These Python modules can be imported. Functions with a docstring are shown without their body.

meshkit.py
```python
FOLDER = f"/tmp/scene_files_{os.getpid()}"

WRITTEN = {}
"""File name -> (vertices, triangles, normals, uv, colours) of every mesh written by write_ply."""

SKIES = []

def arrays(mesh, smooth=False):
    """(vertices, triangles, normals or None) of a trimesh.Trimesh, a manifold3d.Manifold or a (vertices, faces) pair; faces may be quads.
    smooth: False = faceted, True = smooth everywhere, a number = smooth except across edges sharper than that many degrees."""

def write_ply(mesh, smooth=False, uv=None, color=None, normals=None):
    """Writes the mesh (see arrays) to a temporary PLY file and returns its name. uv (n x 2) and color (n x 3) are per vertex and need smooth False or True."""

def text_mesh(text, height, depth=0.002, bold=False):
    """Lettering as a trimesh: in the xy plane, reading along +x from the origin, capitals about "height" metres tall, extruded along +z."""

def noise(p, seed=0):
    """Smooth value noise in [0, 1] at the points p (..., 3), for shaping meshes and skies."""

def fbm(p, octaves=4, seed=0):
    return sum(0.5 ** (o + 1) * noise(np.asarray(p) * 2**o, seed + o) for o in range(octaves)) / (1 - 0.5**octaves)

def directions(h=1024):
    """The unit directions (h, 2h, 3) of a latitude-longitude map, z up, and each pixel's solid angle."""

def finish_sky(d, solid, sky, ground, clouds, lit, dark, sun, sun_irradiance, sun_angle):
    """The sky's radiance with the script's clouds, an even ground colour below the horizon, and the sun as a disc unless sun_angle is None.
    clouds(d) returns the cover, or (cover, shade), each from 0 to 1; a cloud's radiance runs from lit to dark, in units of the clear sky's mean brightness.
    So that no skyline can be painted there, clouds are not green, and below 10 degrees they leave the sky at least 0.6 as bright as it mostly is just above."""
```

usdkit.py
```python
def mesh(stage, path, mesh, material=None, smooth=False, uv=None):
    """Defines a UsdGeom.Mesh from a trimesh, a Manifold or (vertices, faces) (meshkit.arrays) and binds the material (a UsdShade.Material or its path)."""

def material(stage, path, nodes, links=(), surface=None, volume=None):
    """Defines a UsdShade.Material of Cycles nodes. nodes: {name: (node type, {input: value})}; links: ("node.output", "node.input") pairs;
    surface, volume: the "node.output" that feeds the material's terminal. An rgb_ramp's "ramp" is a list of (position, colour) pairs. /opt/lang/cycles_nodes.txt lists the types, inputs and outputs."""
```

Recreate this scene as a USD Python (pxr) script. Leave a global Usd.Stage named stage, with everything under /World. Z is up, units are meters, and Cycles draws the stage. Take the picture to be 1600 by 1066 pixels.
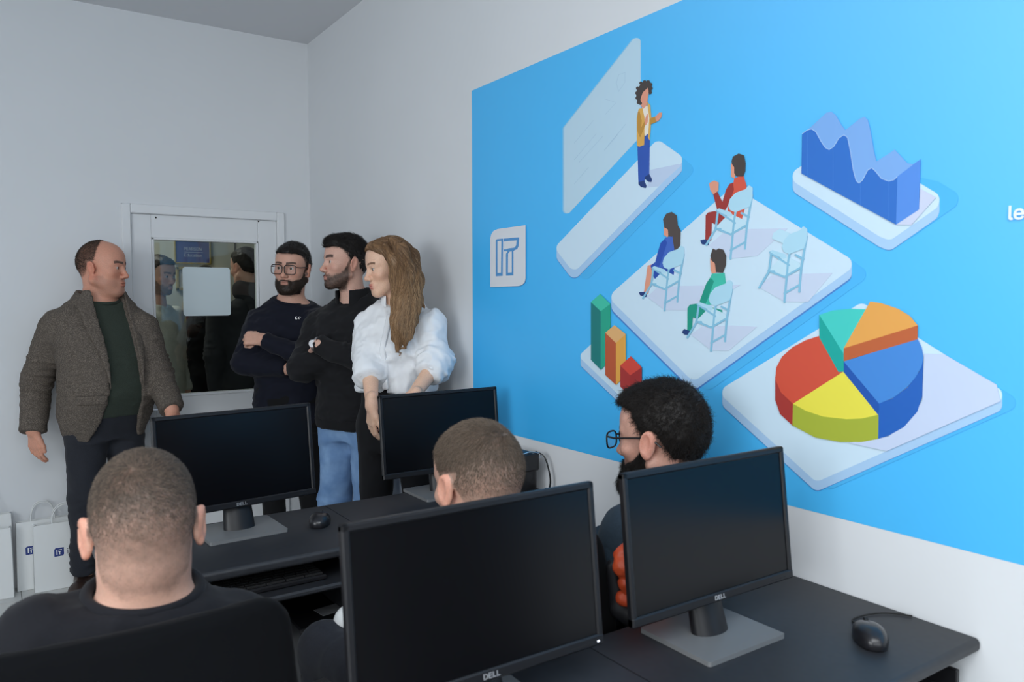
import math, random
import numpy as np
import trimesh
from shapely.geometry import Polygon, LineString, box as sbox
from shapely.ops import unary_union
from shapely import affinity
import usdkit, meshkit
from pxr import Usd, UsdGeom, UsdLux, UsdShade, Sdf, Gf, Vt

stage = Usd.Stage.CreateInMemory()
UsdGeom.SetStageUpAxis(stage, 'Z')
UsdGeom.SetStageMetersPerUnit(stage, 1.0)
WORLD = UsdGeom.Xform.Define(stage, '/World')
random.seed(7)
rng = np.random.default_rng(7)

# ---------------------------------------------------------------- camera
FPX, CX, CY = 1210.0, 800.0, 533.0
EYE = np.array([0.0, 0.0, 1.46])
YAW, PIT, ROL = math.radians(34.17), math.radians(3.137), math.radians(-0.133)
FW = np.array([math.sin(YAW) * math.cos(PIT), math.cos(YAW) * math.cos(PIT), -math.sin(PIT)])
_r = np.array([math.cos(YAW), -math.sin(YAW), 0.0]); _u = np.cross(_r, FW)
RT = math.cos(ROL) * _r + math.sin(ROL) * _u
UP = np.cross(RT, FW)
cam = UsdGeom.Camera.Define(stage, '/World/camera')
cam.AddTransformOp().Set(Gf.Matrix4d(*RT, 0, *UP, 0, *(-FW), 0, *EYE, 1))
cam.CreateHorizontalApertureAttr(36.0)
cam.CreateFocalLengthAttr(FPX / 1600 * 36.0)
cam.CreateFStopAttr(5.6)
cam.CreateFocusDistanceAttr(3.3)
cam.CreateExposureAttr(1.14)

# ---------------------------------------------------------------- lights
def rect_light(name, loc, size, power, color, rot=(0, 0, 0)):
    l = UsdLux.RectLight.Define(stage, '/World/' + name)
    l.AddTranslateOp().Set(Gf.Vec3d(*loc)); l.AddRotateXYZOp().Set(Gf.Vec3f(*rot))
    l.CreateWidthAttr(size[0]); l.CreateHeightAttr(size[1])
    l.CreateIntensityAttr(power); l.CreateColorAttr(Gf.Vec3f(*color))
    return l
rect_light('ceiling_panel_light', (-0.3, -0.7, 2.93), (2.2, 1.8), 2.6, (0.95, 0.985, 1.0))
rect_light('fill_light_rear', (-0.9, -2.5, 1.85), (2.6, 1.5), 0.9, (0.94, 0.98, 1.0), (90, 0, 0))  # added fill behind the camera, lifts the back wall; no known window
rect_light('fill_light_left', (-2.93, 0.1, 1.95), (1.5, 2.6), 2.9, (0.94, 0.98, 1.0), (0, -90, 0))  # unseen fill added on the left to even out the right wall
rect_light('corridor_panel_light', (0.4, 5.7, 2.72), (0.8, 0.5), 4.8, (1.0, 0.98, 0.90))

# ---------------------------------------------------------------- helpers
def pt(px, py, d):
    return EYE + d * (FW + RT * (px - CX) / FPX - UP * (py - CY) / FPX)
def on(px, py, ax, val):
    r = FW + RT * (px - CX) / FPX - UP * (py - CY) / FPX
    return EYE + r * (val - EYE[ax]) / r[ax]
USED = set()
def numbered(path):
    p, k = path, 0
    while p in USED:
        k += 1; p = '%s_%03d' % (path, k)
    USED.add(p)
    return p
LOC = {}
def tag(prim, **kw):
    for k, v in kw.items():
        if v: prim.SetCustomDataByKey(k, v)
def thing(name, label, cat, loc=(0, 0, 0), group=None, kind=None):
    path = numbered('/World/' + name)
    x = UsdGeom.Xform.Define(stage, path); x.AddTranslateOp().Set(Gf.Vec3d(*map(float, loc)))
    LOC[path] = np.array(loc, float)
    tag(x.GetPrim(), label=label, category=cat, group=group, kind=kind)
    return path
def arr(m):
    if isinstance(m, (list,)):
        m = trimesh.util.concatenate(m)
    if isinstance(m, tuple): return m
    return np.array(m.vertices), np.array(m.faces)
def obj(name, mesh, mat, parent=None, smooth=30, col=None, label=None, cat=None, kind=None, group=None):
    """world-space mesh -> one Mesh prim under parent (a path) or /World"""
    v, f = arr(mesh)
    path = numbered((parent or '/World') + '/' + name)
    off = LOC.get(parent, np.zeros(3)) if parent else np.zeros(3)
    LOC[path] = off
    m = usdkit.mesh(stage, path, (v - off, f), MAT[mat], smooth=True if col is not None else smooth)
    if col is not None:
        UsdGeom.PrimvarsAPI(m).CreatePrimvar('col', Sdf.ValueTypeNames.Color3fArray, 'vertex').Set(Vt.Vec3fArray.FromNumpy(np.clip(col, 0, 1).astype(np.float32)))
    tag(m.GetPrim(), label=label, category=cat, kind=kind, group=group)
    return path
def curves(name, strands, width, mat, parent, tip=0.35, label=None):
    """strands: (n, k, 3) world points"""
    path = numbered(parent + '/' + name)
    s = strands - LOC.get(parent, np.zeros(3))
    n, k, _ = s.shape
    c = UsdGeom.BasisCurves.Define(stage, path)
    c.CreateTypeAttr('linear'); c.CreatePointsAttr(Vt.Vec3fArray.FromNumpy(s.reshape(-1, 3).astype(np.float32)))
    c.CreateCurveVertexCountsAttr(Vt.IntArray.FromNumpy(np.full(n, k, np.int32)))
    w = np.tile(width * np.linspace(1, tip, k), n)
    c.CreateWidthsAttr(Vt.FloatArray.FromNumpy(w.astype(np.float32))); c.SetWidthsInterpolation('vertex')
    UsdShade.MaterialBindingAPI.Apply(c.GetPrim()).Bind(MAT[mat])
    tag(c.GetPrim(), kind='stuff', label=label)
    return path
def S(r, g, b):
    """sRGB 0-255 -> linear"""
    c = np.array([r, g, b]) / 255.0
    return tuple(np.where(c <= 0.04045, c / 12.92, ((c + 0.055) / 1.055) ** 2.4))
MAT = {}
def pm(name, color, rough=0.5, **kw):
    MAT[name] = usdkit.material(stage, '/World/Looks/' + name, {'p': ('principled_bsdf', dict(base_color=color, roughness=rough, **kw))}, surface='p.BSDF')
def nm(name, c1, c2, scale, rough=0.6, bump=0.0, bdist=0.002, stretch=(1, 1, 1), detail=4, **kw):
    nodes = {'t': ('texture_coordinate', {}), 'mp': ('mapping', dict(scale=stretch)), 'n': ('noise_texture', dict(scale=scale, detail=detail)),
             'r': ('rgb_ramp', dict(ramp=[(0.3, c1), (0.7, c2)])), 'p': ('principled_bsdf', dict(roughness=rough, **kw))}
    links = [('t.object', 'mp.vector'), ('mp.vector', 'n.vector'), ('n.fac', 'r.fac'), ('r.color', 'p.base_color')]
    if bump:
        nodes['b'] = ('bump', dict(strength=bump, distance=bdist)); links += [('n.fac', 'b.height'), ('b.normal', 'p.normal')]
    MAT[name] = usdkit.material(stage, '/World/Looks/' + name, nodes, links, surface='p.BSDF')
def vm(name, rough=0.5, nscale=0, namp=0.0, **kw):
    """material coloured by the mesh's own colour attribute"""
    nodes = {'a': ('attribute', dict(attribute='col')), 'p': ('principled_bsdf', dict(roughness=rough, **kw))}
    links = []
    src = 'a.color'
    if nscale:
        nodes.update({'t': ('texture_coordinate', {}), 'n': ('noise_texture', dict(scale=nscale, detail=3)), 'r': ('rgb_ramp', dict(ramp=[(0.3, (1 - namp,) * 3), (0.7, (1 + namp,) * 3)])),
                      'm': ('mix', dict(mix_type='multiply', fac=1.0))})
        links += [('t.object', 'n.vector'), ('n.fac', 'r.fac'), ('a.color', 'm.color1'), ('r.color', 'm.color2')]
        src = 'm.color'
    links.append((src, 'p.base_color'))
    MAT[name] = usdkit.material(stage, '/World/Looks/' + name, nodes, links, surface='p.BSDF')

def boxm(lo, hi, bev=0.0):
    lo, hi = np.array(lo, float), np.array(hi, float)
    if bev <= 0:
        m = trimesh.creation.box(hi - lo); m.apply_translation((lo + hi) / 2); return m
    b = min(bev, 0.49 * (hi - lo).min())
    pts = []
    for sx in (0, 1):
        for sy in (0, 1):
            for sz in (0, 1):
                c = np.where([sx, sy, sz], hi, lo); i = np.where([sx, sy, sz], -1, 1) * b
                for k in range(3):
                    q = c + i; q[k] = c[k]; pts.append(q)
    return trimesh.convex.convex_hull(np.array(pts))
def tube(points, r, n=8, closed=False):
    P = np.array(points, float); k = len(P)
    rr = np.broadcast_to(np.asarray(r, float), (k,))
    T = np.gradient(P, axis=0)
    if closed: T = np.roll(P, -1, 0) - np.roll(P, 1, 0)
    T /= np.linalg.norm(T, axis=1, keepdims=True) + 1e-12
    nrm = np.cross(T[0], [0, 0, 1.0]);
    if np.linalg.norm(nrm) < 0.1: nrm = np.cross(T[0], [1.0, 0, 0])
    nrm /= np.linalg.norm(nrm); rows = []
    a = np.arange(n) * 2 * np.pi / n
    for i in range(k):
        nrm = nrm - T[i] * (nrm @ T[i]); nrm /= np.linalg.norm(nrm) + 1e-12
        b = np.cross(T[i], nrm)
        rows.append(P[i] + rr[i] * (np.cos(a)[:, None] * nrm + np.sin(a)[:, None] * b))
    v = np.vstack(rows); f = []
    for i in range(k if closed else k - 1):
        j = (i + 1) % k
        for q in range(n):
            q2 = (q + 1) % n
            f += [[i * n + q, i * n + q2, j * n + q2], [i * n + q, j * n + q2, j * n + q]]
    if not closed:
        v = np.vstack([v, P[0], P[-1]])
        for q in range(n):
            q2 = (q + 1) % n
            f += [[k * n, q2, q], [k * n + 1, (k - 1) * n + q, (k - 1) * n + q2]]
    return trimesh.Trimesh(v, np.array(f), process=False)
def spline(points, n=24, closed=False):
    from scipy.interpolate import CubicSpline
    P = np.array(points, float)
    if closed: P = np.vstack([P, P[:1]])
    t = np.r_[0, np.cumsum(np.linalg.norm(np.diff(P, axis=0), axis=1))]
    cs = CubicSpline(t, P, bc_type='periodic' if closed else 'natural')
    return cs(np.linspace(0, t[-1], n + (1 if closed else 0)))[: n]
def lathe(profile, n=32):
    m = trimesh.creation.revolve(np.array(profile, float), sections=n); return m
def prism(poly, h, M=None):
    ms = [trimesh.creation.extrude_polygon(g, h, engine='earcut') for g in getattr(poly, 'geoms', [poly]) if g.area > 1e-9]
    m = trimesh.util.concatenate(ms)
    if M is not None: m.apply_transform(M)
    return m
def rotz(a, c=(0, 0, 0)):
    return trimesh.transformations.rotation_matrix(a, [0, 0, 1], c)
def xf(m, M):
    m = m.copy(); m.apply_transform(M); return m
def rounded(pts, r):
    p = Polygon(pts)
    if not p.is_valid: p = p.buffer(0)
    q = p.buffer(-r, quad_segs=8).buffer(r, quad_segs=8)
    return q if not q.is_empty else p
# ---------------------------------------------------------------- materials
nm('wall_paint', (0.72, 0.745, 0.77), (0.75, 0.77, 0.795), 1.3, rough=0.62, bump=0.04, bdist=0.001)
pm('ceiling_paint', (0.70, 0.71, 0.74), 0.8)
pm('door_white', (0.78, 0.80, 0.82), 0.38)
pm('tile', (0.62, 0.63, 0.62), 0.35); pm('tile2', (0.60, 0.61, 0.605), 0.33); pm('grout', (0.33, 0.33, 0.32), 0.8)
pm('frost', (0.62, 0.72, 0.76), 0.45)
pm('corridor_paint', (0.66, 0.665, 0.60), 0.7)
nm('desk_black', (0.019, 0.021, 0.026), (0.024, 0.026, 0.031), 60, rough=0.5, bump=0.1, bdist=0.0006)
pm('black_plastic', (0.009, 0.009, 0.011), 0.42, specular_ior_level=0.4)
pm('black_matte', (0.010, 0.010, 0.011), 0.7)
pm('screen', (0.003, 0.003, 0.004), 0.24, specular_ior_level=0.26)
pm('base_grey', (0.165, 0.17, 0.175), 0.45)
pm('logo_silver', (0.62, 0.62, 0.64), 0.3, metallic=0.6)
pm('led', (0.9, 0.92, 1.0), 0.3, emission_color=(0.8, 0.85, 1.0), emission_strength=0.5)
pm('mouse_black', (0.014, 0.014, 0.017), 0.28)
pm('paper_white', (0.80, 0.82, 0.82), 0.6)
pm('paper_grey', (0.30, 0.31, 0.33), 0.6)
pm('ink_blue', S(40, 60, 130), 0.6); pm('ink_grey', S(95, 95, 110), 0.6)
nm('leather_black', (0.010, 0.010, 0.012), (0.016, 0.016, 0.018), 120, rough=0.38, bump=0.25, bdist=0.001)
pm('steel', (0.6, 0.6, 0.62), 0.25, metallic=1.0)
MAT['pane'] = usdkit.material(stage, '/World/Looks/pane', {'f': ('fresnel', dict(IOR=1.38)), 't': ('transparent_bsdf', dict(color=(0.80, 0.84, 0.83))), 'g': ('glossy_bsdf', dict(color=(1, 1, 1), roughness=0.02)), 'm': ('mix_closure', {})},
    [('f.fac', 'm.fac'), ('t.BSDF', 'm.closure1'), ('g.BSDF', 'm.closure2')], surface='m.closure')
MAT['lens'] = usdkit.material(stage, '/World/Looks/lens', {'f': ('fresnel', dict(IOR=1.08)), 't': ('transparent_bsdf', dict(color=(0.95, 0.96, 0.97))), 'g': ('glossy_bsdf', dict(color=(1, 1, 1), roughness=0.02)), 'm': ('mix_closure', {})},
    [('f.fac', 'm.fac'), ('t.BSDF', 'm.closure1'), ('g.BSDF', 'm.closure2')], surface='m.closure')
# ---------------------------------------------------------------- the room
WX, BY, HC = 1.6456, 4.60, 2.985       # right wall, back wall, ceiling
LX, RY = -3.0, -2.6
T = 0.12
D0, D1, DZ = 0.612, 1.485, 1.972        # door opening with its frame
obj('wall_back', [boxm((LX - T, BY, 0), (D0, BY + T, HC)), boxm((D1, BY, 0), (WX + T, BY + T, HC)), boxm((D0, BY, DZ), (D1, BY + T, HC))], 'wall_paint', kind='structure', smooth=False)
obj('wall_right', boxm((WX, RY, 0), (WX + T, BY, HC)), 'wall_paint', kind='structure', smooth=False)
obj('wall_left', boxm((LX - T, RY, 0), (LX, BY, HC)), 'wall_paint', kind='structure', smooth=False)
obj('wall_rear', boxm((LX - T, RY - T, 0), (WX + T, RY, HC)), 'wall_paint', kind='structure', smooth=False)
pm('dark_panel', (0.012, 0.010, 0.010), 0.6)
obj('door_2', boxm((WX - 0.03, -2.3, 0.0), (WX, -0.25, 2.1), 0.004), 'dark_panel', kind='structure', smooth=False)  # unseen dark panel, added to darken what the nearest screen reflects
obj('ceiling', boxm((LX - T, RY - T, HC), (WX + T, BY + T, HC + 0.1)), 'ceiling_paint', kind='structure', smooth=False)
fl = obj('floor', boxm((LX - T, RY - T, -0.1), (WX + T, BY + T, -0.004)), 'grout', kind='structure', smooth=False)
nx = 0
x = -1.5
while x < WX:
    y = 0.4
    while y < BY:
        obj('tile', boxm((x + 0.0015, y + 0.0015, -0.006), (min(x + 0.4, WX) - 0.0015, min(y + 0.4, BY) - 0.0015, 0.0), 0.0012), random.choice(['tile', 'tile', 'tile2']), fl, smooth=False)
        y += 0.4
    x += 0.4
obj('baseboard_back', [boxm((LX, BY - 0.012, 0.001), (D0, BY, 0.075), 0.003), boxm((D1, BY - 0.012, 0.001), (WX, BY, 0.075), 0.003)], 'door_white', kind='structure', smooth=False)
obj('baseboard_right', boxm((WX - 0.012, RY, 0.001), (WX, BY - 0.012, 0.075), 0.003), 'door_white', kind='structure', smooth=False)
# door: casing, leaf, pane, frosted square
tr = obj('trim_1', [boxm((D0, BY - 0.018, 0), (D0 + 0.045, BY + T, DZ), 0.006), boxm((D1 - 0.045, BY - 0.018, 0), (D1, BY + T, DZ), 0.006), boxm((D0 + 0.045, BY - 0.016, DZ - 0.05), (D1 - 0.045, BY + T, DZ), 0.004)], 'door_white', kind='structure', smooth=False)
dr = thing('door_1', 'white door with a tall glass pane, leading to the corridor behind the standing people', 'door', (D0, BY, 0), kind='structure')
d0, d1, dz = D0 + 0.0453, D1 - 0.0453, DZ - 0.0503
g0, g1, gz0, gz1 = 0.758, 1.331, 0.917, 1.797
yf, yb = BY + 0.004, BY + 0.048
obj('stile', boxm((d0, yf, 0.008), (g0, yb, dz), 0.003), 'door_white', dr, smooth=False)
obj('stile', boxm((g1, yf, 0.008), (d1, yb, dz), 0.003), 'door_white', dr, smooth=False)
obj('rail', boxm((g0, yf, gz1), (g1, yb, dz), 0.002), 'door_white', dr, smooth=False)
obj('lower_panel', boxm((g0, yf, 0.008), (g1, yb, gz0), 0.002), 'door_white', dr, smooth=False)
bd = [boxm((g0, yf - 0.006, gz0), (g0 + 0.012, yb, gz1), 0.003), boxm((g1 - 0.012, yf - 0.006, gz0), (g1, yb, gz1), 0.003), boxm((g0, yf - 0.006, gz1 - 0.012), (g1, yb, gz1), 0.003), boxm((g0, yf - 0.006, gz0), (g1, yb, gz0 + 0.014), 0.003)]
obj('glazing_bead', bd, 'door_white', dr, smooth=False)
pn = obj('pane', boxm((g0 + 0.006, BY + 0.022, gz0 + 0.006), (g1 - 0.006, BY + 0.026, gz1 - 0.006)), 'pane', dr, smooth=False)
q0, q1 = on(285, 417, 1, BY + 0.02), on(362, 493, 1, BY + 0.02)
sq = rounded([(q0[0], q1[2]), (q1[0] - 0.004, q1[2]), (q1[0] - 0.004, q0[2]), (q0[0], q0[2])], 0.016)
Mxz = np.array([[1, 0, 0, 0], [0, 0, -1, BY + 0.0215], [0, 1, 0, 0], [0, 0, 0, 1.0]])
obj('frosted_square', prism(sq, 0.001, Mxz), 'frost', pn, smooth=False, label='pale frosted rounded square stuck on the pane')
for q in ((243.5, 340), (404, 346)):
    c = on(q[0], q[1], 1, yf)
    obj('hole', tube([c + (0, 0.0, 0), c - (0, 0.002, 0)], [0.005, 0.004], 7), 'black_matte', dr)
hx = d0 + 0.05
obj('handle', [boxm((hx - 0.02, yf - 0.006, 0.80), (hx + 0.02, yf, 0.90), 0.004), tube([(hx, yf - 0.004, 0.86), (hx, yf - 0.045, 0.86), (hx + 0.11, yf - 0.045, 0.86)], 0.009, 10)], 'steel', dr)
# corridor beyond the door
cb = 6.35
obj('wall_corridor', [boxm((-1.0, cb, 0), (3.2, cb + 0.1, 2.8)), boxm((-1.1, BY + T, 0), (-1.0, cb + 0.1, 2.8)), boxm((3.2, BY + T, 0), (3.3, cb + 0.1, 2.8))], 'corridor_paint', kind='structure', smooth=False)
obj('ceiling_corridor', boxm((-1.1, BY + T, 2.8), (3.3, cb + 0.1, 2.9)), 'corridor_paint', kind='structure', smooth=False)
obj('floor_corridor', boxm((-1.1, BY + T, -0.1), (3.3, cb + 0.1, 0)), 'tile', kind='structure', smooth=False)
pm('groove', (0.10, 0.10, 0.09), 0.8)
c0 = on(367.5, 400, 1, cb)
obj('trim_2', boxm((c0[0] - 0.006, cb - 0.004, 0), (c0[0] + 0.006, cb, 2.75)), 'groove', kind='structure', smooth=False)
c0 = on(243, 400, 1, 5.0)
c9 = on(239, 400, 1, 4.9)
# framed sign and framed certificate on the corridor wall
pm('sign_blue', S(92, 96, 160), 0.4); pm('sign_blue2', S(70, 100, 170), 0.4); pm('sign_ink', S(215, 220, 240), 0.5); pm('gold', (0.62, 0.48, 0.16), 0.35, metallic=0.6)
a, b = on(274, 376, 1, cb), on(327, 411, 1, cb)
sg = thing('wall_sign', 'blue framed sign lettered in white on the corridor wall behind the glass', 'sign', ((a[0] + b[0]) / 2, cb, (a[2] + b[2]) / 2))
obj('sign_board', boxm((a[0], cb - 0.012, b[2]), (b[0], cb, a[2])), 'sign_blue', sg, smooth=False)
w = 0.012
obj('sign_frame', [boxm((a[0] - w, cb - 0.02, b[2] - w), (b[0] + w, cb, b[2]), 0.003), boxm((a[0] - w, cb - 0.02, a[2]), (b[0] + w, cb, a[2] + w), 0.003), boxm((a[0] - w, cb - 0.02, b[2]), (a[0], cb, a[2]), 0.003), boxm((b[0], cb - 0.02, b[2]), (b[0] + w, cb, a[2]), 0.003)], 'gold', sg, smooth=False)
W_, H_ = b[0] - a[0], a[2] - b[2]
def wall_text(s, x0, z0, wid, hgt, y, mat, parent, name='lettering'):
    m = meshkit.text_mesh(s, 0.1, 0.0006)
    lo, hi = m.bounds
    v = np.array(m.vertices); v[:, 0] = (v[:, 0] - lo[0]) / (hi[0] - lo[0]) * wid; v[:, 1] *= hgt / 0.1
    V = np.c_[x0 + v[:, 0], y - v[:, 2], z0 + v[:, 1]]
    return obj(name, (V, np.array(m.faces)), mat, parent, smooth=False)
wall_text('PEARSON', a[0] + 0.24 * W_, b[2] + 0.56 * H_, 0.52 * W_, 0.15 * H_, cb - 0.0125, 'sign_ink', sg)
obj('underline', boxm((a[0] + 0.24 * W_, cb - 0.0132, b[2] + 0.47 * H_), (a[0] + 0.8 * W_, cb - 0.0122, b[2] + 0.485 * H_)), 'sign_ink', sg, smooth=False)
wall_text('Education', a[0] + 0.25 * W_, b[2] + 0.27 * H_, 0.52 * W_, 0.14 * H_, cb - 0.0125, 'sign_ink', sg)
a, b = on(274, 417, 1, cb), on(300, 454, 1, cb)
b[0] = a[0] + 0.34
pf = thing('picture_frame', 'gold framed certificate hanging below the blue sign in the corridor', 'picture frame', ((a[0] + b[0]) / 2, cb, b[2]))
w = 0.022
obj('certificate', boxm((a[0] + w, cb - 0.008, b[2] + w), (b[0] - w, cb, a[2] - w)), 'paper_white', pf, smooth=False)
obj('mount', boxm((a[0] + w * 1.0, cb - 0.006, b[2] + w), (b[0] - w, cb, a[2] - w)), 'black_matte', pf, smooth=False)
obj('frame', [boxm((a[0], cb - 0.025, b[2]), (b[0], cb, b[2] + w), 0.004), boxm((a[0], cb - 0.025, a[2] - w), (b[0], cb, a[2]), 0.004), boxm((a[0], cb - 0.025, b[2]), (a[0] + w, cb, a[2]), 0.004), boxm((b[0] - w, cb - 0.025, b[2]), (b[0], cb, a[2]), 0.004)], 'gold', pf, smooth=False)

# ---------------------------------------------------------------- mural on the right wall
CROPS = {1: (906 / 340, 740, 40), 2: (5.33, 980, 110), 3: (1129 / 360, 980, 220), 4: (1288 / 290, 1210, 160), 5: (1532 / 460, 1120, 460), 6: (1066 / 320, 740, 340), 7: (1600 / 420, 1180, 280), 0: (1, 0, 0)}
MU_Y0, MU_Z0, MU_Z1 = 2.708, 0.942, 2.295
mural = thing('wall_mural', 'bright blue wall mural of isometric classroom figures, charts and an emblem', 'mural', (WX, 1.0, MU_Z0))
LAYER = [0]
MCOL = {}
def mcol(c):
    if c not in MCOL:
        n = 'mural_%d_%d_%d' % c; pm(n, S(*c), 0.5); MCOL[c] = n
    return MCOL[c]
def to_wall(poly, crop):
    s, ox, oy = CROPS[crop]
    def f(x, y):
        P = [on(ox + a / s, oy + b / s, 0, WX) for a, b in zip(np.atleast_1d(x), np.atleast_1d(y))]
        return np.array([-p[1] for p in P]), np.array([p[2] for p in P])
    from shapely.ops import transform
    g = transform(f, poly)
    return g if g.is_valid else g.buffer(0)
MW = np.array([[0, 0, -1, 0], [-1, 0, 0, 0], [0, 1, 0, 0], [0, 0, 0, 1.0]])
def ms(name, poly, color, crop=3, r=0, lay=None, parent=None):
    if not hasattr(poly, 'geom_type'):
        poly = rounded(poly, r) if r else Polygon(poly)
    if not poly.is_valid: poly = poly.buffer(0)
    g = to_wall(poly, crop)
    LAYER[0] += 1
    off = 0.0006 + 0.00004 * LAYER[0] if lay is None else lay
    m = prism(g, 0.0004)
    m.apply_transform(MW); m.apply_translation((WX - off, 0, 0))
    return obj(name, m, mcol(color), parent or mural, smooth=False)
def line(pts, w): return LineString(pts).buffer(w / 2, cap_style=2, join_style=1)
bg = Polygon([(-MU_Y0, MU_Z0), (2.2, MU_Z0), (2.2, MU_Z1), (-MU_Y0, MU_Z1)])
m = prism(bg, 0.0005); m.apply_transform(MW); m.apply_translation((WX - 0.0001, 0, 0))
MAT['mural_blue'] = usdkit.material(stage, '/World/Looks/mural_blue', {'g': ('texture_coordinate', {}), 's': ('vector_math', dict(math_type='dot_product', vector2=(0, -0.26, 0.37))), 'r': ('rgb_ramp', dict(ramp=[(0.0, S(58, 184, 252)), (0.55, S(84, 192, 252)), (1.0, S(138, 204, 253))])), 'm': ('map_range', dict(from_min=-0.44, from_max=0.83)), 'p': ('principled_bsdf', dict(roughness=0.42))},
    [('g.object', 's.vector1'), ('s.value', 'm.value'), ('m.result', 'r.fac'), ('r.color', 'p.base_color')], surface='p.BSDF')     # blue pales gradually towards the top and the near end
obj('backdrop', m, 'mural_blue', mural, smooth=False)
SKIN, HAIRC, NAVY = (226, 155, 130), (72, 64, 62), (32, 62, 122)
TOPW, SIDEW, EDGE, SHB, SHW = (206, 230, 246), (170, 206, 240), (72, 130, 205), (76, 183, 243), (192, 210, 236)
def slab(name, pts, r, crop, th, sh=None):
    top = rounded(pts, r)
    if sh:
        ms('cast_tone', unary_union([affinity.translate(top, sh[0] * k, sh[1] * k) for k in (0.6, 1.0)]), SHB, crop)
    low = lambda t: unary_union([affinity.translate(top, 0, t * k / 12) for k in range(13)])
    ms('platform_edge', low(th + 3), EDGE, crop)
    ms('platform_side', low(th), SIDEW, crop)
    ms('platform_top', top, TOPW, crop)
# white board
bp = rounded([(376, 425), (668, 52), (694, 52), (694, 462), (384, 795), (376, 795)], 14)
ms('board_edge', affinity.translate(bp, -4, 1), (150, 204, 236), 1)
ms('board_face', affinity.translate(bp, 2, 0), (190, 219, 236), 1)
DL = (172, 204, 226)
for i, ln in enumerate(([(545, 305), (595, 320), (548, 372)], [(595, 240), (605, 205), (632, 195), (632, 235), (605, 275), (595, 240)], [(420, 490), (500, 395)], [(420, 560), (512, 450)], [(440, 570), (540, 460)], [(420, 660), (480, 590)], [(560, 500), (635, 410)], [(545, 520), (600, 455)])):
    ms('board_stroke', line(ln, 1.6), DL, 1)
slab('podium', [(338, 925), (768, 473), (885, 556), (418, 1030)], 28, 1, 34, (46, 40))
ms('cast_tone', [(190, 830), (430, 780), (455, 790), (262, 968), (170, 975)], SHW, 2)
slab('classroom', [(950, 464), (1146, 291), (1342, 412), (1084, 597)], 13, 0, 14, (22, 16))
slab('area_chart', [(80, 515), (262, 395), (1010, 560), (1160, 650), (1135, 730), (805, 960), (730, 930)], 60, 4, 72, (130, -10))
slab('pie_chart', [(4, 506), (757, 41), (1535, 531), (520, 977)], 42, 5, 50, (70, 40))
slab('bar_chart', [(548, 722), (640, 635), (1010, 960), (905, 1065)], 24, 6, 38, (30, 30))
# presenter
ms('figure_trousers', [(90, 625), (145, 630), (150, 545), (175, 515), (192, 555), (188, 872), (150, 892), (150, 932), (98, 950)], (48, 88, 178), 2)
ms('figure_shoe', [(98, 932), (145, 918), (165, 960), (160, 982), (120, 972), (98, 950)], NAVY, 2, 4)
ms('figure_shoe', [(150, 888), (188, 863), (212, 910), (205, 932), (180, 927), (150, 905)], NAVY, 2, 4)
ms('figure_shirt', [(128, 310), (170, 295), (190, 330), (188, 520), (150, 552), (140, 420)], (238, 230, 216), 2)
ms('figure_cardigan', [(100, 322), (132, 314), (150, 400), (146, 622), (105, 638), (85, 628), (84, 400)], (222, 170, 84), 2, 3)
ms('figure_cardigan', [(170, 262), (196, 290), (206, 400), (192, 585), (178, 560), (188, 400)], (222, 176, 96), 2)
ms('figure_sleeve', [(92, 352), (108, 340), (126, 420), (122, 475), (150, 425), (160, 448), (112, 562), (88, 500)], (192, 142, 62), 2, 3)
ms('figure_sleeve', [(194, 402), (240, 385), (250, 430), (196, 452)], (192, 142, 62), 2)
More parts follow.
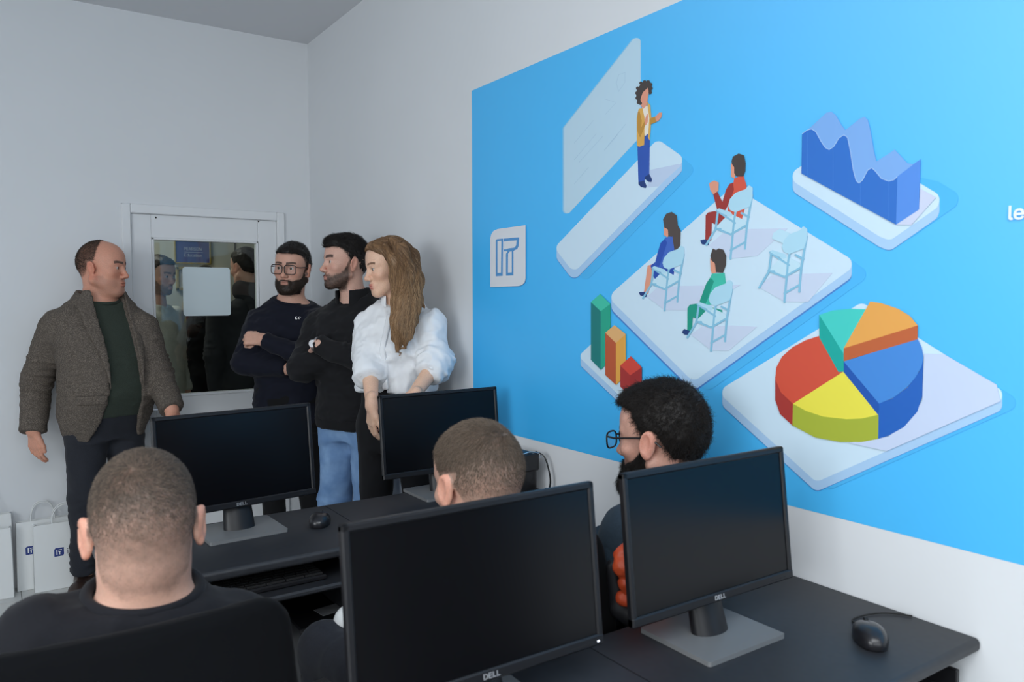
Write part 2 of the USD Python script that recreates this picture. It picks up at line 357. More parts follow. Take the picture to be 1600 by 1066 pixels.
ms('figure_hand', [(238, 388), (272, 352), (296, 352), (290, 390), (262, 426), (246, 428)], SKIN, 2, 4)
ms('figure_hand', [(148, 420), (172, 358), (181, 382), (176, 432), (158, 462)], SKIN, 2, 3)
ms('figure_face', [(182, 135), (182, 200), (168, 290), (140, 322), (122, 300), (116, 240), (128, 180)], SKIN, 2, 6)
hr = unary_union([Polygon([(120, 115), (150, 92), (195, 95), (210, 130), (206, 175), (190, 205), (178, 145), (135, 185), (116, 240), (122, 280), (95, 275), (80, 225), (85, 160)])] + [Polygon([(x + 14 * math.cos(t), y + 14 * math.sin(t)) for t in np.linspace(0, 6.28, 14)[:-1]]) for x, y in ((120, 108), (150, 96), (180, 96), (200, 118), (203, 150), (197, 185), (92, 150), (86, 190), (88, 232), (98, 268), (115, 275))])
ms('figure_hair', hr, HAIRC, 2)
# seated figures and their chairs
CH1, CH2, CH3 = (176, 220, 240), (196, 228, 243), (136, 194, 222)
def chair_art(dx, dy, s=1.0, tablet=False, front=True):
    A = lambda p: [(775 + (x - 775) * s + dx, 785 + (y - 785) * s + dy) for x, y in p]
    ms('chair_seat', A([(700, 632), (770, 560), (850, 598), (858, 625), (780, 672)]), CH2, 3, 3)
    if tablet: ms('chair_tablet', A([(713, 480), (722, 452), (752, 432), (806, 455), (775, 505)]), (190, 226, 243), 3, 8)
    legs = [[(806, 520), (793, 600), (775, 790)], [(884, 470), (858, 620), (848, 740)], [(712, 545), (700, 640), (652, 720)], [(698, 636), (776, 668), (858, 620)], [(776, 748), (850, 706)], [(702, 640), (725, 640)], [(706, 548), (798, 610)], [(830, 560), (868, 580)]]
    ms('chair_frame', unary_union([LineString(A(l)).buffer(5.2 * s, cap_style=1, join_style=1) for l in legs]), CH3, 3)
    ms('chair_arm', A([(704, 546), (716, 536), (778, 556), (786, 574), (770, 580)]), CH1, 3, 4)
    ms('chair_back', A([(764, 520), (772, 490), (800, 458), (850, 440), (868, 418), (888, 432), (886, 480), (872, 528), (800, 556), (772, 545)]), CH1, 3, 9)
for p in ([(400, 515), (470, 455), (610, 432), (790, 430), (640, 565), (510, 578)], [(100, 765), (150, 720), (260, 712), (560, 706), (400, 800), (300, 832), (187, 830)], [(315, 950), (370, 910), (520, 905), (640, 912), (500, 1030), (415, 1028)], [(650, 718), (710, 660), (860, 652), (1010, 648), (890, 790), (775, 790)]):
    ms('cast_tone', p, (202, 216, 238), 3)
# man in red
ms('figure_legs', [(388, 365), (400, 352), (430, 345), (545, 370), (560, 420), (500, 442), (418, 402), (415, 490), (386, 488)], (158, 54, 50), 3, 3)
ms('figure_shoe', [(360, 488), (388, 483), (404, 495), (403, 512), (370, 508)], NAVY, 3, 4)
ms('figure_torso', [(528, 185), (572, 168), (588, 220), (588, 300), (560, 405), (510, 392), (495, 340), (515, 260)], (216, 88, 68), 3, 3)
ms('figure_sleeve', [(522, 205), (527, 240), (502, 310), (468, 368), (446, 345), (425, 262), (445, 250), (470, 300), (488, 240), (505, 212)], (158, 54, 50), 3, 3)
ms('figure_hand', [(405, 208), (430, 195), (452, 205), (450, 246), (425, 264), (410, 240)], SKIN, 3, 5)
ms('figure_face', [(512, 110), (530, 115), (538, 150), (530, 186), (512, 176)], SKIN, 3, 3)
ms('figure_hair', [(515, 100), (522, 78), (550, 63), (576, 72), (584, 110), (582, 150), (572, 176), (540, 176), (528, 160), (528, 130), (517, 115)], HAIRC, 3, 5)
chair_art(-265, -212, 0.97)
# woman in blue
ms('figure_leg', [(104, 612), (128, 605), (126, 660), (106, 752), (85, 748)], SKIN, 3, 2)
ms('figure_shoe', [(62, 742), (90, 740), (100, 752), (98, 767), (66, 757)], NAVY, 3, 3)
ms('figure_skirt', [(118, 612), (140, 596), (236, 610), (228, 690), (180, 707), (135, 672)], (38, 78, 172), 3, 5)
ms('figure_torso', [(192, 475), (228, 468), (238, 540), (225, 620), (150, 622), (138, 610), (150, 560), (170, 500)], (64, 104, 194), 3, 3)
ms('figure_sleeve', [(190, 482), (200, 500), (175, 580), (160, 618), (138, 622), (150, 560), (168, 500)], (40, 80, 176), 3, 3)
ms('figure_face', [(183, 415), (198, 425), (210, 455), (202, 474), (184, 462)], SKIN, 3, 3)
ms('figure_hair', [(180, 385), (196, 358), (222, 349), (246, 366), (252, 415), (266, 440), (264, 510), (254, 557), (236, 540), (226, 470), (206, 470), (204, 435), (186, 425)], (82, 72, 70), 3, 4)
chair_art(-588, 43, 0.86)
# man in green
ms('figure_legs', [(300, 820), (312, 803), (350, 798), (470, 830), (470, 870), (430, 896), (350, 872), (326, 866), (320, 945), (299, 935)], (24, 152, 130), 3, 3)
ms('figure_shoe', [(272, 938), (284, 922), (312, 932), (312, 953), (285, 950)], NAVY, 3, 3)
ms('figure_torso', [(420, 652), (482, 648), (488, 700), (470, 800), (380, 805), (395, 710)], (64, 192, 170), 3, 3)
ms('figure_sleeve', [(412, 670), (430, 688), (402, 770), (384, 808), (356, 808), (362, 780), (392, 700)], (24, 152, 130), 3, 3)
ms('figure_face', [(411, 572), (430, 580), (444, 645), (420, 652), (413, 635)], SKIN, 3, 3)
ms('figure_hair', [(412, 565), (424, 528), (440, 536), (452, 528), (476, 534), (490, 565), (488, 610), (474, 648), (440, 645), (434, 600), (418, 588)], HAIRC, 3, 3)
chair_art(-360, 240, 0.94)
chair_art(0, 0, 1.0, True)
# area chart
fc = [(200, 220), (235, 194), (265, 186), (295, 205), (330, 270), (360, 315), (388, 330), (420, 308), (455, 250), (490, 227), (515, 245), (535, 340), (555, 470), (575, 545), (595, 562), (620, 540), (655, 472), (683, 455), (710, 480), (750, 530), (800, 548), (835, 540), (862, 515)]
bc = [(1022, 395), (970, 430), (930, 424), (885, 375), (842, 330), (790, 365), (715, 412), (698, 340), (672, 190), (655, 122), (632, 102), (600, 115), (500, 195), (470, 155), (435, 92), (402, 66), (368, 74), (262, 172)]
ms('cast_tone', [(852, 850), (1012, 745), (1020, 600), (1130, 660), (960, 850)], (204, 212, 235), 4)
ms('chart_ribbon', fc + bc, (124, 172, 232), 4)
ms('chart_front', fc + [(852, 850), (195, 495)], (46, 112, 200), 4)
ms('chart_side', [(862, 515), (1022, 395), (1012, 745), (852, 850)], (84, 142, 226), 4)
ms('chart_outline', line(fc, 3), (190, 215, 242), 4)
for x, y0, y1 in ((237, 195, 518), (415, 312, 610), (605, 560, 715), (802, 548, 820)):
    ms('chart_line', line([(x, y0), (x, y1)], 3), (64, 126, 208), 4)
# pie chart
ms('cast_tone', [(690, 772), (890, 815), (1482, 556), (1462, 470), (1190, 312), (1085, 308), (1075, 560), (900, 740)], (200, 214, 240), 5)
ms('pie_slice_side', [(310, 430), (340, 510), (404, 568), (402, 684), (335, 622), (310, 550)], (168, 56, 50), 5)
ms('pie_slice', [(540, 216), (668, 400), (403, 570), (340, 510), (310, 440), (316, 380), (345, 325), (400, 275), (470, 238)], (212, 82, 60), 5)
ms('pie_slice_side', [(403, 568), (470, 605), (560, 635), (680, 648), (760, 645), (848, 625), (846, 752), (760, 768), (650, 768), (520, 745), (400, 682)], (168, 180, 58), 5)
ms('pie_slice', [(665, 402), (848, 626), (760, 646), (680, 649), (560, 636), (470, 606), (403, 569)], (236, 226, 78), 5)
ms('pie_slice_side', [(850, 567), (920, 542), (1000, 484), (1060, 402), (1081, 320), (1076, 530), (1050, 610), (980, 690), (900, 735), (846, 752)], (32, 98, 188), 5)
ms('pie_slice_face', [(667, 348), (851, 566), (847, 628), (666, 404)], (28, 86, 174), 5)
ms('pie_slice', [(668, 350), (1050, 228), (1072, 275), (1082, 330), (1070, 380), (1040, 432), (1000, 480), (930, 535), (851, 568)], (68, 138, 217), 5)
ms('pie_slice_face', [(540, 107), (667, 305), (667, 402), (640, 405), (540, 225)], (18, 168, 158), 5)
ms('pie_slice', [(540, 107), (610, 84), (700, 75), (800, 78), (670, 285), (667, 310)], (68, 206, 196), 5)
ms('pie_slice_face', [(667, 280), (1052, 162), (1051, 234), (667, 347)], (192, 98, 55), 5)
ms('pie_slice', [(805, 37), (860, 45), (950, 75), (1010, 112), (1052, 162), (667, 281)], (233, 167, 83), 5)
# bar chart
for nme, c, pts in (('g', (24, 124, 122), [(617, 440), (669, 487), (669, 793), (617, 740)]), ('g', (34, 166, 138), [(668, 487), (718, 450), (718, 740), (668, 793)]), ('g', (64, 196, 168), [(617, 440), (665, 398), (718, 450), (668, 488)]),
                    ('o', (188, 88, 54), [(692, 600), (748, 652), (748, 872), (692, 820)]), ('o', (230, 168, 74), [(747, 652), (798, 607), (799, 820), (747, 872)]), ('o', (228, 178, 118), [(692, 600), (740, 560), (798, 607), (747, 653)]),
                    ('r', (168, 52, 50), [(770, 770), (823, 820), (823, 930), (770, 880)]), ('r', (160, 46, 46), [(822, 820), (882, 780), (882, 890), (822, 930)]), ('r', (212, 72, 58), [(770, 770), (825, 722), (882, 780), (822, 821)])):
    ms('chart_bar', pts, c, 6)
# emblem and lettering
em = Polygon([(93, 362), (93, 108), (98, 88), (110, 70), (132, 60), (277, 40), (277, 318), (272, 338), (258, 352), (240, 357)])
ms('emblem', em, (222, 226, 232), 6)
EB = (84, 150, 208)
ms('emblem_letter', Polygon([(122, 118), (128, 113), (160, 110), (158, 304), (122, 306)], [[(131, 124), (151, 121), (149, 288), (131, 289)]]), EB, 6)
ms('emblem_letter', Polygon([(163, 110), (244, 103), (242, 145), (234, 164), (214, 174), (214, 301), (175, 303), (175, 190), (184, 174), (163, 176)],
   [[(163.5, 125), (230, 119), (228, 146), (218, 157), (190, 161), (175, 165), (163.5, 166)], [(186, 188), (194, 178), (205, 176), (205, 286), (185, 288)]]), EB, 6)
m = meshkit.text_mesh('let', 0.1, 0.0004, bold=True)
v = np.array(m.vertices)
p0, p1 = on(1577, 343.8, 0, WX), on(1577, 322, 0, WX)
sc = (p1[2] - p0[2]) / (v[:, 1].max())
V = np.c_[np.full(len(v), WX - 0.004) - v[:, 2], p0[1] - (v[:, 0] - v[:, 0].min()) * sc, p0[2] + v[:, 1] * sc]
obj('lettering', (V, np.array(m.faces)), mcol((232, 242, 250)), mural, smooth=False)
# ---------------------------------------------------------------- desks
DT = 0.77
def desk(label, x0, x1, y0, y1, keyboard=True):
    t = thing('computer_desk', label, 'desk', ((x0 + x1) / 2, (y0 + y1) / 2, 0))
    g = 0.0015
    # top with a rounded front edge
    pr = rounded([(y0, DT - 0.028), (y1, DT - 0.028), (y1, DT), (y0, DT)], 0.011)
    M = np.array([[0, 0, 1, x0 + g], [1, 0, 0, 0], [0, 1, 0, 0], [0, 0, 0, 1.0]])
    obj('desk_top', prism(pr, x1 - x0 - 2 * g, M), 'desk_black', t)
    for xs in (x0 + 0.012, x1 - 0.034):
        obj('side_panel', boxm((xs, y0 + 0.06, 0.003), (xs + 0.022, y1 - 0.01, DT - 0.028), 0.002), 'desk_black', t, smooth=False)
    obj('back_panel', boxm((x0 + 0.034, y1 - 0.045, 0.36), (x1 - 0.034, y1 - 0.027, DT - 0.028), 0.002), 'desk_black', t, smooth=False)
    tr = boxm((x0 + 0.05, y0 + 0.0, 0.655), (x1 - 0.05, y0 + 0.30, 0.672), 0.005)
    tp = obj('keyboard_tray', tr, 'desk_black', t, smooth=False)
    for xs in (x0 + 0.036, x1 - 0.05):
        obj('tray_runner', boxm((xs, y0 + 0.02, 0.668), (xs + 0.013, y0 + 0.34, 0.71), 0.002), 'black_plastic', t, smooth=False)
    obj('shelf', boxm((x0 + 0.034, y0 + 0.12, 0.10), (x1 - 0.034, y1 - 0.05, 0.118), 0.002), 'desk_black', t, smooth=False)
    return t
XS = 0.916
desk('black computer desk on the left of the front row, under the leftmost monitor', 0.225, XS, 2.018, 2.478)
desk('black computer desk of the front row against the mural wall', XS, WX - 0.004, 2.018, 2.478)
desk('black computer desk in the foreground under the largest nearest monitor', 0.415, 0.967, 0.735, 1.16)
desk('black computer desk in the right foreground against the white wall', 0.967, WX - 0.004, 0.735, 1.19)
# keyboards on the trays
def keyboard(label, x0, y0, w=0.44, d=0.13, z=0.672):
    t = thing('keyboard', label, 'keyboard', (x0 + w / 2, y0 + d / 2, z))
    obj('case', boxm((x0, y0, z + 0.001), (x0 + w, y0 + d, z + 0.016), 0.004), 'black_plastic', t, smooth=False)
    for r in range(6):
        xx = x0 + 0.008; n = [15, 15, 14, 13, 12, 8][5 - r] if r else 8
        tot = w - 0.016; kw = [0.022] * n
        sc = tot / (sum(kw))
        for k in range(n):
            a = kw[k] * sc
            obj('key', boxm((xx + 0.0012, y0 + 0.010 + r * 0.0185, z + 0.014), (xx + a - 0.0012, y0 + 0.026 + r * 0.0185, z + 0.021), 0.0015), 'black_matte', t, smooth=False)
            xx += a
keyboard('black keyboard on the pull-out tray under the leftmost monitor', 0.33, 2.06)
# ---------------------------------------------------------------- monitors
def monitor(label, x, y, yaw=0.0, base_yaw=0.0, zb=0.848, led=False):
    t = thing('computer_monitor', label, 'monitor', (x, y, DT))
    W, H, TH = 0.475, 0.287, 0.016
    tilt = math.radians(-6.2)
    def P(m):                             # panel space: x right, y back, z up from the lower edge
        m = m.copy()
        m.apply_transform(trimesh.transformations.rotation_matrix(tilt, [1, 0, 0]))
        m.apply_translation((0, -0.015, zb)); m.apply_transform(rotz(yaw)); m.apply_translation((x, y, 0)); return m
    def B(m):
        m = m.copy(); m.apply_transform(rotz(base_yaw)); m.apply_translation((x, y, 0)); return m
    b = 0.013
    fr = [boxm((-W / 2, 0, 0), (-W / 2 + b, TH, H), 0.003), boxm((W / 2 - b, 0, 0), (W / 2, TH, H), 0.003), boxm((-W / 2, 0, H - b), (W / 2, TH, H), 0.003), boxm((-W / 2, -0.001, 0), (W / 2, TH, 0.019), 0.003)]
    bz = obj('bezel', P(trimesh.util.concatenate(fr)), 'black_plastic', t, smooth=False)
    obj('screen', P(boxm((-W / 2 + b - 0.002, 0.004, 0.017), (W / 2 - b + 0.002, TH - 0.002, H - b + 0.002))), 'screen', t, smooth=False)
    pts = []
    for (xx, z0, z1, yy) in ((W / 2 - 0.004, 0.004, H - 0.004, TH - 0.002), (W / 2 - 0.02, 0.02, H - 0.02, 0.03), (W / 2 - 0.11, 0.05, H - 0.05, 0.052)):
        for sx in (-1, 1):
            pts += [(sx * xx, yy, z0), (sx * xx, yy, z1)]
    obj('back_shell', P(trimesh.convex.convex_hull(np.array(pts))), 'black_plastic', t, smooth=False)
    lg = meshkit.text_mesh('DELL', 0.0085, 0.0006, bold=True)
    v = np.array(lg.vertices); v[:, 0] -= (v[:, 0].max() + v[:, 0].min()) / 2
    lm = trimesh.Trimesh(np.c_[v[:, 0] * 1.15, -0.001 - v[:, 2], 0.0055 + v[:, 1]], lg.faces, process=False)
    obj('logo', P(lm), 'logo_silver', bz, smooth=False)
    if led: obj('power_light', P(boxm((W / 2 - 0.017, -0.0018, 0.0065), (W / 2 - 0.012, 0, 0.0095))), 'led', bz, smooth=False)
    for k in range(4):
        obj('button', P(boxm((W / 2 - 0.035 - k * 0.014, -0.0014, 0.007), (W / 2 - 0.028 - k * 0.014, 0, 0.009))), 'black_matte', bz, smooth=False)
    ob = Polygon([(0.046 * math.cos(a), 0.028 * math.sin(a)) for a in np.linspace(0, 6.2832, 33)[:-1]])
    top = trimesh.creation.extrude_polygon(ob, 0.0705, engine='earcut')
    v = np.array(top.vertices); s = 1 - 0.10 * (v[:, 2] / 0.07); v[:, 0] *= s; v[:, 1] = v[:, 1] * s + 0.012 + 0.02 * v[:, 2] / 0.07
    v[:, 2] += DT + 0.0095
    neck = trimesh.Trimesh(v, top.faces, process=False)
    post = boxm((-0.036, 0.022, DT + 0.06), (0.036, 0.046, DT + 0.26), 0.006)
    obj('stand_neck', B(trimesh.util.concatenate([neck, post])), 'black_plastic', t)
    hl = boxm((-0.03, 0.012, zb + 0.075 - 0.0), (0.03, 0.045, zb + 0.165), 0.004)
    obj('hinge', B(hl), 'black_matte', t, smooth=False)
    bp = rounded([(-0.112, -0.088), (0.112, -0.088), (0.112, 0.1), (-0.112, 0.1)], 0.006)
    mt = np.eye(4); mt[2, 3] = DT + 0.0005
    obj('stand_base', B(prism(bp, 0.0095, mt)), 'base_grey', t, smooth=False)
    return t
monitor('leftmost black monitor, standing in front of the door and the navy sweater', 0.605, 2.328, math.radians(6.5), math.radians(2.5))
monitor('black monitor behind the close-cropped middle head, beside the woman in white', 1.328, 2.392, 0.0)
monitor('largest nearest black monitor in the bottom centre of the photo', 0.652, 1.035, 0.0, led=True)
monitor('black monitor on the right foreground desk with its grey base in full view', 1.2085, 1.048, 0.0)

# ---------------------------------------------------------------- mice
def mouse(label, x, y, yaw, cord=None):
    t = thing('computer_mouse', label, 'mouse', (x, y, DT))
    n, mlen, wd, hg = 40, 0.058, 0.032, 0.036
    m = trimesh.creation.icosphere(4); v = np.array(m.vertices)
    v[:, 2] = np.maximum(v[:, 2], -0.35)
    r = np.abs(v[:, :2]) ** 1.0
    v[:, 0] *= wd * (1 - 0.10 * (v[:, 1] > 0) * v[:, 1]); v[:, 1] *= mlen
    v[:, 2] = (v[:, 2] + 0.35) * hg / 1.35 * (1 - 0.20 * np.clip(v[:, 1] / mlen, -1, 1))
    sq = np.sign(v[:, 0]) * wd * (np.abs(v[:, 0]) / wd) ** 0.75; v[:, 0] = sq
    M = rotz(yaw); M[:3, 3] = (x, y, DT + 0.0008)
    body = xf(trimesh.Trimesh(v, m.faces, process=False), M)
    bo = obj('body', body, 'mouse_black', t, smooth=True)
    wh = trimesh.creation.cylinder(0.011, 0.007, sections=20); wh.apply_transform(trimesh.transformations.rotation_matrix(math.pi / 2, [0, 1, 0])); wh.apply_translation((0, 0.034, 0.022))
    obj('scroll_wheel', xf(wh, M), 'black_matte', t)
    zt = lambda yy: 0.036 * (math.sqrt(max(0, 1 - (yy / mlen) ** 2)) + 0.35) / 1.35 * (1 - 0.2 * yy / mlen)
    seam = tube([(0, yy, zt(yy) - 0.0002) for yy in np.linspace(0.008, 0.05, 8)], 0.0007, 5)
    obj('button_seam', xf(seam, M), 'black_matte', bo)
    st = tube([(xx, 0.006, zt(0.006) * math.sqrt(max(0.02, 1 - (xx / wd) ** 2)) ** 0.6 - 0.0005) for xx in np.linspace(-0.024, 0.024, 9)], 0.0007, 5)
    obj('button_seam', xf(st, M), 'black_matte', bo)
    if cord is not None:
        p0 = (M @ [0, mlen - 0.003, 0.008, 1])[:3]
        obj('cord', tube(spline([p0] + cord, 30), 0.0019, 6), 'black_matte', t, smooth=True)
mouse('black mouse beside the grey base of the leftmost monitor', 0.828, 2.272, math.radians(-28))
mouse('black mouse with a cord lying on the right foreground desk', 1.452, 0.858, math.radians(-46), [np.array([1.50, 0.925, DT + 0.004]), np.array([1.56, 0.93, DT + 0.003]), np.array([1.615, 0.90, DT + 0.003]), np.array([1.634, 0.87, DT + 0.003])])
mouse('black mouse on the far desk in front of the black handbag', 1.575, 2.10, math.radians(-25))

# ---------------------------------------------------------------- handbag by the wall
hb = thing('handbag', 'small black leather handbag with a strap standing on the desk against the white wall', 'handbag', (1.555, 2.275, DT))
HX, HY = 1.555, 2.275
b0 = boxm((HX - 0.045, HY - 0.085, DT + 0.001), (HX + 0.05, HY + 0.085, DT + 0.150), 0.018).subdivide().subdivide()
trimesh.smoothing.filter_humphrey(b0, iterations=4)
v = np.array(b0.vertices); k = (v[:, 2] - DT) / 0.15
v[:, 0] = HX + (v[:, 0] - HX) * (1.0 - 0.22 * k ** 2); b0.vertices = v
obj('body', b0, 'leather_black', hb, smooth=60)
obj('flap', boxm((HX - 0.038, HY - 0.094, DT + 0.085), (HX + 0.042, HY - 0.084, DT + 0.147), 0.004), 'leather_black', hb, smooth=False)
obj('zip', tube([(HX - 0.03, HY - 0.088, DT + 0.148), (HX, HY - 0.09, DT + 0.154), (HX + 0.034, HY - 0.088, DT + 0.148)], 0.0028, 6), 'steel', hb)
obj('ring', trimesh.creation.torus(0.009, 0.002, 24, 8, transform=trimesh.transformations.translation_matrix((HX + 0.042, HY - 0.09, DT + 0.138)) @ trimesh.transformations.rotation_matrix(1.57, [1, 0, 0])), 'steel', hb)
sp = spline([(HX + 0.036, HY - 0.08, DT + 0.150), (HX + 0.052, HY - 0.092, DT + 0.142), (HX + 0.064, HY - 0.115, DT + 0.095), (HX + 0.066, HY - 0.125, DT + 0.055), (HX + 0.062, HY - 0.12, DT + 0.02), (HX + 0.055, HY - 0.105, DT + 0.006)], 24)
def strap(path, w, th, wd):
    P = np.array(path); Tn = np.gradient(P, axis=0); Tn /= np.linalg.norm(Tn, axis=1, keepdims=True)
    wdv = np.array(wd, float); nn = np.cross(Tn, wdv); nn /= np.linalg.norm(nn, axis=1, keepdims=True); rows = []
    for a, b in ((-1, -1), (1, -1), (1, 1), (-1, 1)):
        rows.append(P + a * w / 2 * wdv + b * th / 2 * nn)
    v = np.stack(rows, 1).reshape(-1, 3); f = []
    n = len(P)
    for i in range(n - 1):
        for q in range(4):
            a, b_, c, d = i * 4 + q, i * 4 + (q + 1) % 4, (i + 1) * 4 + (q + 1) % 4, (i + 1) * 4 + q
            f += [[a, b_, c], [a, c, d]]
    f += [[0, 2, 1], [0, 3, 2], [4 * n - 4, 4 * n - 3, 4 * n - 2], [4 * n - 4, 4 * n - 2, 4 * n - 1]]
    m = trimesh.Trimesh(v, f, process=False); m.fix_normals(); return m
obj('strap', strap(sp, 0.012, 0.003, (0.35, 0.94, 0)), 'leather_black', hb)

# ---------------------------------------------------------------- paper bags
def paper_bag(label, x, y, w, d, h, yaw, logo=True, text=None, handles=True, hand_h=0.085):
    t = thing('paper_bag', label, 'paper bag', (x, y, 0), )
    M = rotz(yaw); M[:3, 3] = (x, y, 0)
    o = 0.004
    def quad(p): return trimesh.Trimesh(np.array(p), [[0, 1, 2], [0, 2, 3]], process=False)
    th = 0.0015
    walls = [boxm((0, 0, 0.001), (w, th, h)), boxm((0, d - th, 0.001), (w, d, h)), boxm((0, 0, 0.001), (th, d, h)), boxm((w - th, 0, 0.001), (w, d, h)), boxm((0, 0, 0.001), (w, d, 0.004))]
    m = trimesh.util.concatenate([a.subdivide().subdivide().subdivide() for a in walls])
    v = np.array(m.vertices); k = v[:, 2] / h
    mid = d / 2
    v[:, 1] = mid + (v[:, 1] - mid) * (1 - 0.35 * k ** 2)                  # sides pinch towards the top
    cr = 0.012 * k * (1 - 2 * np.abs(v[:, 1] - mid) / d) * np.where(v[:, 0] < w / 2, 1, -1) * (np.abs(v[:, 0] - w / 2) > 0.48 * w)
    v[:, 0] += cr
    m.vertices = v
    obj('bag_body', xf(m, M), 'paper_white', t, smooth=False)
    yfr = mid - mid * (1 - 0.35)
    if handles:
        for yy in (mid - mid * 0.66 + 0.003, mid + mid * 0.66 - 0.003):
            pa = spline([(w * 0.30, yy, h - 0.05), (w * 0.31, yy, h + hand_h * 0.6), (w * 0.40, yy - 0.004, h + hand_h), (w * 0.60, yy - 0.004, h + hand_h), (w * 0.69, yy, h + hand_h * 0.6), (w * 0.70, yy, h - 0.05)], 26)
            obj('handle', xf(tube(pa, 0.0028, 7), M), 'paper_white', t, smooth=True)
    def fy(z): return mid - mid * (1 - 0.35 * (z / h) ** 2) - 0.0008
    if logo:
        lx, lz, s = logo[0] * w, logo[1] * h, 0.042
        pl = [(lx, lz), (lx + s * 0.85, lz), (lx + s, lz + s * 0.15), (lx + s, lz + s), (lx + s * 0.15, lz + s), (lx, lz + s * 0.85)]
        m = prism(Polygon(pl), 0.0005); v = np.array(m.vertices)
        V = np.c_[v[:, 0], [fy(z) for z in v[:, 1]] - v[:, 2], v[:, 1]]
        lo = obj('logo', xf(trimesh.Trimesh(V, m.faces, process=False), M), 'ink_blue', t, smooth=False)
        li = []
        for (a, b, c, e) in ((0.22, 0.2, 0.34, 0.8), (0.44, 0.7, 0.8, 0.8), (0.44, 0.5, 0.72, 0.58), (0.50, 0.2, 0.62, 0.6)):
            li.append(Polygon([(lx + a * s, lz + b * s), (lx + c * s, lz + b * s), (lx + c * s, lz + e * s), (lx + a * s, lz + e * s)]))
        m = prism(unary_union(li), 0.0004); v = np.array(m.vertices)
        V = np.c_[v[:, 0], [fy(z) - 0.0006 for z in v[:, 1]] - v[:, 2], v[:, 1]]
        obj('logo_mark', xf(trimesh.Trimesh(V, m.faces, process=False), M), 'paper_white', t, smooth=False)
        if text:
            m = meshkit.text_mesh(text, 0.026, 0.0004); v = np.array(m.vertices)
            V = np.c_[v[:, 0] + lx + s * 1.3, [fy(lz + z) for z in v[:, 1]] - v[:, 2], v[:, 1] + lz + 0.006]
            obj('lettering', xf(trimesh.Trimesh(V, m.faces, process=False), M), 'ink_grey', t, smooth=False)
    return t
paper_bag('white paper bag in front, with a blue logo and lettering, beside the brown shoe', 0.155, 4.462, 0.30, 0.065, 0.335, 0.0, (0.30, 0.5), 'int')
paper_bag('white paper bag with a blue logo, half covered by the front bag', 0.085, 4.532, 0.24, 0.06, 0.345, 0.0, (0.17, 0.52), None, True)
paper_bag('plain white paper bag at the left edge of the photo', -0.20, 4.46, 0.27, 0.065, 0.345, 0.0, None, None, False)
paper_bag('white paper bag at the back against the wall, left one with tall handles', -0.165, 4.532, 0.24, 0.06, 0.40, 0.0, None, None, True, 0.11)
paper_bag('white paper bag at the back against the wall, partly behind the trouser leg', 0.335, 4.535, 0.24, 0.058, 0.33, 0.0, None, None, True)

tw = thing('computer_tower', 'black computer tower under the front desk with a grey card on its top', 'computer', (0.80, 2.30, 0.118))
obj('case', boxm((0.725, 2.165, 0.119), (0.878, 2.42, 0.50), 0.004), 'black_plastic', tw, smooth=False)
obj('front_panel', boxm((0.727, 2.158, 0.122), (0.876, 2.166, 0.497), 0.003), 'black_matte', tw, smooth=False)
k0 = on(518, 952, 2, 0.501)
Mk = rotz(math.radians(8)); Mk[:3, 3] = (k0[0], k0[1], 0)
obj('card', xf(boxm((-0.045, -0.03, 0.5005), (0.045, 0.03, 0.5015)), Mk), 'paper_grey', tw, smooth=False, label='grey card')
# ---------------------------------------------------------------- implicit surfaces for people
class Vol:
    def __init__(self, lo, hi, h, fine=()):
        self.ax = []
        for k in range(3):
            c, out = lo[k], [lo[k]]
            while c < hi[k]:
                st = h
                for (a, b, hf) in fine:
                    if a[k] - h < c < b[k]: st = min(st, hf)
                c += st; out.append(c)
            self.ax.append(np.array(out))
        self.F = np.full([len(a) for a in self.ax], 0.3, np.float32)
    def sub(self, lo, hi):
        s = []
        for k in range(3):
            i, j = np.searchsorted(self.ax[k], [lo[k], hi[k]])
            s.append(slice(max(i - 1, 0), j + 1))
        P = [self.ax[k][s[k]] for k in range(3)]
        return tuple(s), P[0][:, None, None], P[1][None, :, None], P[2][None, None, :]
    def add(self, prim, k=0.02, m=0.03):
        fn, lo, hi = prim
        s, X, Y, Z = self.sub(np.array(lo) - k - m, np.array(hi) + k + m)
        f = self.F[s]
        if f.size == 0: return
        d = fn(X, Y, Z)
        h = np.clip(0.5 + 0.5 * (f - d) / k, 0, 1)
        self.F[s] = f * (1 - h) + d * h - k * h * (1 - h)
    def cut(self, prim, k=0.01):
        fn, lo, hi = prim
        s, X, Y, Z = self.sub(np.array(lo) - k - 0.005, np.array(hi) + k + 0.005)
        f = self.F[s]
        if f.size == 0: return
        d = -fn(X, Y, Z)
        h = np.clip(0.5 - 0.5 * (f - d) / k, 0, 1)
        self.F[s] = f * (1 - h) + d * h + k * h * (1 - h)
    def keep(self, fn):
        X, Y, Z = (self.ax[0][:, None, None], self.ax[1][None, :, None], self.ax[2][None, None, :])
        self.F = np.maximum(self.F, fn(X, Y, Z)).astype(np.float32)
    def copy(self):
        v = Vol.__new__(Vol); v.ax = self.ax; v.F = self.F.copy(); return v
    def mesh(self):
        F = self.F.copy()
        for k in range(3):
            sl = [slice(None)] * 3
            for e in (0, -1):
                sl[k] = e; F[tuple(sl)] = np.maximum(F[tuple(sl)], 1e-3)
        return nets(F, *self.ax)
